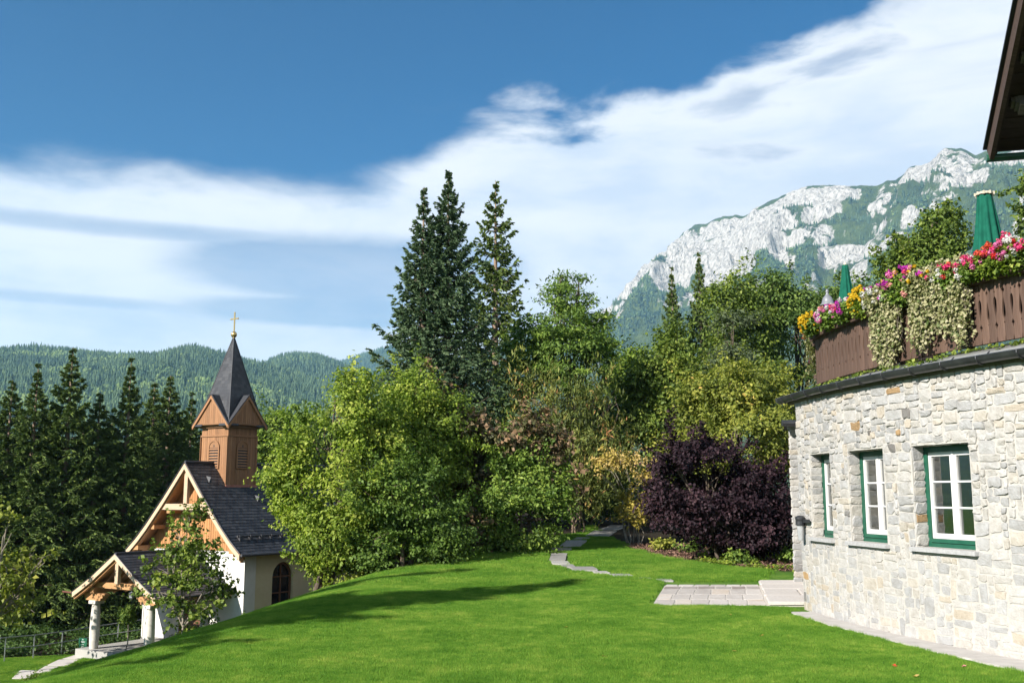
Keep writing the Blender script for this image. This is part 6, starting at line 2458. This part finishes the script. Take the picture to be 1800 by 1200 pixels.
# mulch and creeping ground cover
r = np.random.default_rng(77)
n = 26000
x, y = r.uniform(3.0, 7.6, n), r.uniform(24.5, 33, n)
keep = soil_w(x, y) > .35
x, y = x[keep], y[keep]
z = terr(x, y) + r.uniform(0, .03, len(x))
Nn = nrm(r.normal(size=(len(x), 3)) * .5 + np.array([0, 0, 1]))
T = r.normal(size=Nn.shape)
T = nrm(T - Nn * (T * Nn).sum(-1, keepdims=True))
L_ = r.uniform(.03, .09, len(x))
mu = link('mulch', leaf_mesh('mulch', np.stack([x, y, z], -1), Nn, T, L_, L_ * .3, r.normal(.5, .25, len(x)), M['mulch']))
tag(mu, 'reddish brown bark mulch covering the bed under the purple shrub', 'mulch', kind='stuff')
n = 9000
x, y = r.uniform(3.4, 7.6, n), r.uniform(24.6, 29, n)
keep = (soil_w(x, y) > .1) & (fbm(x * 1.3 + 4, y * 1.3, 3) > .5)
x, y = x[keep], y[keep]
z = terr(x, y) + r.uniform(0.02, .12, len(x))
Nn = nrm(r.normal(size=(len(x), 3)) * .6 + np.array([0, 0, 1]))
T = r.normal(size=Nn.shape)
T = nrm(T - Nn * (T * Nn).sum(-1, keepdims=True))
L_ = r.uniform(.05, .10, len(x))
gc = link('ground_cover', leaf_mesh('ground_cover', np.stack([x, y, z], -1), Nn, T, L_, L_ * .35, r.normal(.5, .25, len(x)), M['leaf_lime']))
tag(gc, 'creeping green ground cover along the front of the mulch bed', 'ground cover', kind='stuff')

# ------------------------------------------------------------------ balcony flowers
PET = {}


def head_mesh(col, seed, rad=.052, n=44):
    r = np.random.default_rng(seed)
    d = nrm(r.normal(size=(n, 3)))
    P = d * rad * r.uniform(.55, 1.0, (n, 1)) * np.array([1, 1, .8])
    Nn = nrm(d + r.normal(size=d.shape) * .35)
    T = r.normal(size=d.shape)
    T = nrm(T - Nn * (T * Nn).sum(-1, keepdims=True))
    L_ = r.uniform(.022, .036, n)
    return leaf_mesh('flower_head', P - T * L_[:, None] * .5, Nn, T, L_, L_ * .45, r.normal(.5, .25, n), FL[col])


for c in FL:
    PET[c] = [head_mesh(c, k + 3, (.052 if c != 'yellow' else .030)) for k in range(3)]


def flower_plant(label, u, z, half_s, hh, dd, cols, n_heads, seed, leafm='leaf_green', lt=.55, droop=.25, hs=1.0, d_off=.02):
    r = np.random.default_rng(seed)
    s0 = s_at_u(u, z, RAIL_D)
    b = W(s0, 4.93, RAIL_D + d_off)
    n_, t_ = w_frame(s0)
    t = thing('balcony_flower', label, 'flower', tuple(b), 0, None)
    nv, tv = np.array(n_), np.array(t_)
    # foliage
    n = int(1300 * (half_s / .4))
    q = nrm(r.normal(size=(n, 3))) * r.uniform(.3, 1.0, (n, 1)) ** .5
    P = q[:, :1] * tv * half_s + q[:, 1:2] * nv * dd + np.array([0, 0, 1]) * (np.clip(q[:, 2:] * hh + hh * .55, -droop, None))
    P += nv * .10
    Nn = nrm(r.normal(size=P.shape) * .5 + nv * .5 + np.array([0, 0, .7]))
    T = r.normal(size=P.shape)
    T = nrm(T - Nn * (T * Nn).sum(-1, keepdims=True))
    L_ = r.uniform(.035, .07, n)
    link('foliage', leaf_mesh('foliage', P, Nn, T, L_, L_ * .48, r.normal(lt, .2, n), M[leafm]), t)
    st = MB()
    for k in range(14):
        j = r.integers(0, n)
        st.tube([(0, 0, -.02), tuple(P[j] * .5), tuple(P[j])], [.008, .006, .003], 4, False)
    st.build('stems', M['leaf_green'], t)
    for k in range(n_heads):
        d = nrm(r.normal(size=3) + nv * .9 + np.array([0, 0, .8]))
        p = d @ np.stack([tv * half_s, nv * dd, np.zeros(3)]) if False else (tv * (d @ tv) * half_s + nv * (d @ nv) * dd + np.array([0, 0, 1]) * (max(d[2], -.6) * hh + hh * .6)) * r.uniform(.98, 1.18) + nv * .10
        c = cols[int(r.integers(0, len(cols)))]
        o = link('flower_head', PET[c][k % 3], t, p, (r.uniform(0, 6), r.uniform(0, 6), r.uniform(0, 6)))
        sc_ = hs * r.uniform(.55, 1.15)
        o.scale = (sc_, sc_, sc_)
    return t


flower_plant('yellow marguerite ball at the end corner of the balcony', 1447, 4.9, .22, .20, .20, ['yellow'], 90, 1, 'leaf_green', .4, .2, .85, .12)
flower_plant('pink and white geraniums beside the yellow marguerite ball', 1470, 5.1, .36, .20, .20, ['pink', 'white', 'pink', 'salmon', 'magenta'], 34, 2)
flower_plant('violet and pink petunias between the lantern and smaller parasol', 1497, 5.1, .34, .19, .20, ['magenta', 'pink', 'red', 'white'], 22, 3)
flower_plant('yellow flowering plant left of the first variegated trailing plant', 1526, 5.1, .24, .24, .18, ['yellow'], 80, 4, 'leaf_lime', .5, .2, .9)
flower_plant('white and violet flowers above the first variegated trailing plant', 1560, 5.15, .36, .22, .2, ['white', 'magenta', 'white'], 16, 5, 'leaf_ivy', .5)
flower_plant('purple and salmon petunias between the two trailing plants', 1596, 5.1, .42, .26, .22, ['magenta', 'magenta', 'salmon', 'yellow', 'pink'], 26, 6)
flower_plant('magenta petunias with a few yellow blooms above wide trailing plant', 1628, 5.15, .34, .24, .2, ['magenta', 'salmon', 'rose', 'yellow'], 15, 7, 'leaf_ivy', .45)
flower_plant('red and white geraniums on top of the wide trailing plant', 1688, 5.12, .30, .20, .2, ['red', 'white', 'rose', 'coral', 'white'], 18, 8)
flower_plant('rose, white and violet geraniums in front of the large parasol', 1727, 5.08, .30, .18, .2, ['rose', 'white', 'pink', 'violet', 'rose'], 24, 9)
flower_plant('fiery red geraniums right of the large parasol', 1757, 5.12, .26, .22, .2, ['red', 'coral', 'coral', 'rose'], 26, 10, 'leaf_lime', .4)
flower_plant('pink and red geraniums under the overhanging roof', 1790, 5.12, .30, .24, .2, ['pink', 'rose', 'red', 'pink', 'white'], 30, 11, 'leaf_lime', .4)
flower_plant('pink geraniums at the outer end of the planter', 1850, 5.12, .4, .22, .2, ['pink', 'rose', 'white'], 24, 12)


def trailing(label, u0, u1, ztop, len_fn, n_strand, seed, place=None):
    r = np.random.default_rng(seed)
    s0, s1 = s_at_u(u0, 4.5, RAIL_D + .15), s_at_u(u1, 4.5, RAIL_D + .15)
    b = W((s0 + s1) / 2, 4.95, RAIL_D + .10)
    t = thing('trailing_plant', label, 'plant', tuple(b))
    P, out = [], []
    stems = MB()
    for k in range(n_strand):
        f = r.random()
        s = s0 + (s1 - s0) * f
        ln = len_fn(f) * r.uniform(.55, 1.08)
        n_, t_ = w_frame(s)
        ph = r.uniform(0, 6)
        m_ = max(8, int(ln * 42))
        pts = []
        for j in range(m_):
            q = j / m_
            z = ztop - ln * q + (.12 * math.exp(-q * 12) * r.random())
            ds = .03 * math.sin(q * 7 + ph) + r.normal(0, .018)
            d = RAIL_D + .155 + .05 * math.sin(q * 5 + ph) + r.normal(0, .03) - .06 * max(0, 1 - q * 8)
            p = W(s + ds, z, d)
            P.append(np.array(p) - np.array(b))
            out.append(np.array(n_))
            if j % 6 == 0:
                pts.append(P[-1] - np.array(n_) * .02)
        if len(pts) > 1:
            stems.tube([tuple(q) for q in pts], .004, 3, False)
    P, out = np.array(P), np.array(out)
    Nn = nrm(out * .8 + np.array([0, 0, .5]) + r.normal(size=P.shape) * .5)
    T = nrm(r.normal(size=P.shape) + np.array([0, 0, -.6]))
    T = nrm(T - Nn * (T * Nn).sum(-1, keepdims=True))
    L_ = r.uniform(.035, .065, len(P))
    link('foliage', leaf_mesh('foliage', P, Nn, T, L_, L_ * .5, r.normal(.5, .27, len(P)), M['leaf_ivy']), t)
    stems.build('stems', M['twig'], t)
    return t


trailing('narrow curtain of cream and green trailing leaves over the railing', 1532, 1583, 5.16, lambda f: 1.05 * (.75 + .4 * math.sin(f * 3.1)) + .12 * f, 110, 71)
trailing('wide curtain of cream and green trailing leaves over the railing', 1604, 1700, 5.2, lambda f: 1.02 + .12 * math.sin(f * 9), 190, 72)

# trailing plant on the return of the railing, beyond the corner
r = np.random.default_rng(73)
tb = R_END + ret * .9 + Vector((0, 0, 4.95))
tr_ = thing('trailing_plant', 'pale trailing plant with red flowers hanging round the balcony corner', 'plant', tuple(tb))
sdv = np.array((-ret.y, ret.x, 0))
P = []
for k in range(150):
    a = r.uniform(-.9, 1.2)
    ln = r.uniform(.5, 1.25)
    for j in range(int(ln * 40)):
        q = j / (ln * 40)
        P.append(np.array(ret) * (a + r.normal(0, .02)) + sdv * (.22 + .08 * math.sin(q * 5 + k) + r.normal(0, .04)) + np.array([0, 0, .12 - ln * q]))
P = np.array(P)
Nn = nrm(sdv * .7 + np.array([0, 0, .5]) + np.array([-.5, 0, 0]) + r.normal(size=P.shape) * .5)
T = nrm(r.normal(size=P.shape) + np.array([0, 0, -.6]))
T = nrm(T - Nn * (T * Nn).sum(-1, keepdims=True))
L_ = r.uniform(.04, .07, len(P))
link('foliage', leaf_mesh('foliage', P, Nn, T, L_, L_ * .5, r.normal(.5, .27, len(P)), M['leaf_ivy']), tr_)
for k in range(16):
    c = ['red', 'coral', 'red', 'pink'][k % 4]
    link('flower_head', PET[c][k % 3], tr_, np.array(ret) * r.uniform(-.85, .2) + sdv * r.uniform(.30, .40) + np.array([0, 0, r.uniform(-.55, .2)]))

# moss and sedum on the sheet-metal apron
r = np.random.default_rng(78)
n = 2600
s = r.uniform(.2, 9, n)
d = -.12 - r.random(n) * .45
keep = fbm(s * 3.2, d * 6 + 9, 3) > .54 - .08 * (d < -.4)
s, d = s[keep], d[keep]
P = np.array([tuple(W(a, 3.742 + (.06 - b_) * .32 + .01 + .03 * r.random(), b_)) for a, b_ in zip(s, d)])
Nn = nrm(r.normal(size=P.shape) * .5 + np.array([-.4, 0, 1]))
T = r.normal(size=P.shape)
T = nrm(T - Nn * (T * Nn).sum(-1, keepdims=True))
L_ = r.uniform(.03, .075, len(P))
ms_ = link('moss', leaf_mesh('moss', P, Nn, T, L_, L_ * .45, r.normal(.5, .3, len(P)), M['leaf_oak']))
tag(ms_, 'patchy moss and small weeds on the metal apron below the railing', 'moss', kind='stuff')

# ------------------------------------------------------------------ lawn
def blade_patch(seed, n, size, h0, h1, wd):
    r = np.random.default_rng(seed)
    x, y = r.uniform(-size, size, n), r.uniform(-size, size, n)
    a = r.uniform(0, 6.28, n)
    h = r.uniform(h0, h1, n)
    lean = r.uniform(0, .75, n) * h
    la = r.uniform(0, 6.28, n)
    dx, dy = np.cos(a) * wd / 2, np.sin(a) * wd / 2
    b0 = np.stack([x - dx, y - dy, np.full(n, -.01)], -1)
    b1 = np.stack([x + dx, y + dy, np.full(n, -.01)], -1)
    tp = np.stack([x + np.cos(la) * lean, y + np.sin(la) * lean, h], -1)
    V = np.stack([b0, b1, tp], 1).reshape(-1, 3)
    k = np.arange(n) * 3
    return mesh_fast('grass_patch', V, np.stack([k, k + 1, k + 2], -1), M['grass'], np.repeat(r.random(n), 3))


def in_poly(x, y, poly):
    c = np.zeros(len(x), bool)
    n = len(poly)
    for i in range(n):
        x0, y0 = poly[i]
        x1, y1 = poly[(i + 1) % n]
        hit = ((y0 > y) != (y1 > y)) & (x < (x1 - x0) * (y - y0) / ((y1 - y0) if abs(y1 - y0) > 1e-9 else 1e-9) + x0)
        c ^= hit
    return c


def off_paving(x, y, margin):
    ok = np.ones(len(x), bool)
    for poly in PAVE:
        for dx, dy in ((0, 0), (margin, 0), (-margin, 0), (0, margin), (0, -margin)):
            ok &= ~in_poly(x + dx, y + dy, poly)
    return ok


def grass_layer(name, label, n, xr, yr, margin, patches, seed, extra=None):
    r = np.random.default_rng(seed)
    x, y = r.uniform(*xr, n), r.uniform(*yr, n)
    ok = (soil_w(x, y) < .5) & off_paving(x, y, margin)
    ok &= np.abs(x) < .56 * y + 1.5
    ok &= ~((x > 4.5) & (np.hypot(x - CX, y - CY) < RAD + .3))
    if extra is not None:
        ok &= extra(x, y)
    x, y = x[ok], y[ok]
    z = terr(x, y)
    e = .15
    gx_ = (terr(x + e, y) - terr(x - e, y)) / (2 * e)
    gy_ = (terr(x, y + e) - terr(x, y - e)) / (2 * e)
    # tilt each patch to the slope: yaw in the mesh variant, Euler x/y from the slope
    rot = np.stack([np.arctan(gy_), -np.arctan(gx_), np.zeros(len(x))], -1)
    scl = np.repeat(r.uniform(.8, 1.2, len(x))[:, None], 3, 1)
    scl[:, 2] *= .75 + .6 * fbm(x * 1.1, y * 1.1, 3)
    flip = r.choice([-1, 1], len(x))
    o = scatter(name, np.stack([x, y, z], -1), rot, scl, r.integers(0, len(patches), len(x)), patches)
    return tag(o, label, 'grass', kind='stuff')


fine = [blade_patch(k, 420, .13, .022, .055, .0058) for k in range(10)]
grass_layer('grass', 'short mown grass covering the mound in front of the house', 30000, (-9, 7.5), (6.5, 23.5), .15, fine, 5)
far_p = [blade_patch(40 + k, 420, .25, .03, .07, .011) for k in range(8)]
grass_layer('grass', 'short mown grass of the lawn rising to the shrubs', 12000, (-9, 9), (22.5, 42), .27, far_p, 6)
grass_layer('grass', 'sunlit grass of the lower lawn by the chapel path', 11000, (-26, -7), (24, 52), .2, far_p, 7, lambda x, y: x < -7.2)
# longer grass along edges of paving and wall strip
# fallen leaves
for i, (u, v, c) in enumerate([(1038, 1082, 'leaf_yellow'), (993, 1108, 'leaf_gold'), (1293, 1150, 'leaf_gold'), (1338, 1122, 'leaf_gold'), (1576, 1177, 'coral'), (1692, 1178, 'salmon'), (1282, 1085, 'leaf_yellow'), (1063, 1160, 'leaf_gold'), (1358, 1000, 'coral'), (1612, 1196, 'leaf_gold')]):
    p = on_terrain(u, v)
    r = np.random.default_rng(200 + i)
    n = 5
    a = np.linspace(-1.1, 1.1, n) + r.uniform(0, 6)
    T = nrm(np.stack([np.cos(a), np.sin(a), r.uniform(.0, .35, n)], -1))
    Nn = nrm(np.cross(T, np.stack([-np.sin(a), np.cos(a), r.uniform(-.3, .3, n)], -1)))
    me = leaf_mesh('leaf', np.zeros((n, 3)), Nn, T, np.full(n, .05), np.full(n, .016), r.normal(.6, .2, n), M[c] if c in M else FL[c])
    tag(link('fallen_leaf', me, None, p + Vector((0, 0, .045)), (r.uniform(-.3, .3), r.uniform(-.3, .3), 0)), 'single fallen autumn leaf lying on the mown lawn', 'leaf', 'fallen leaves on the lawn')
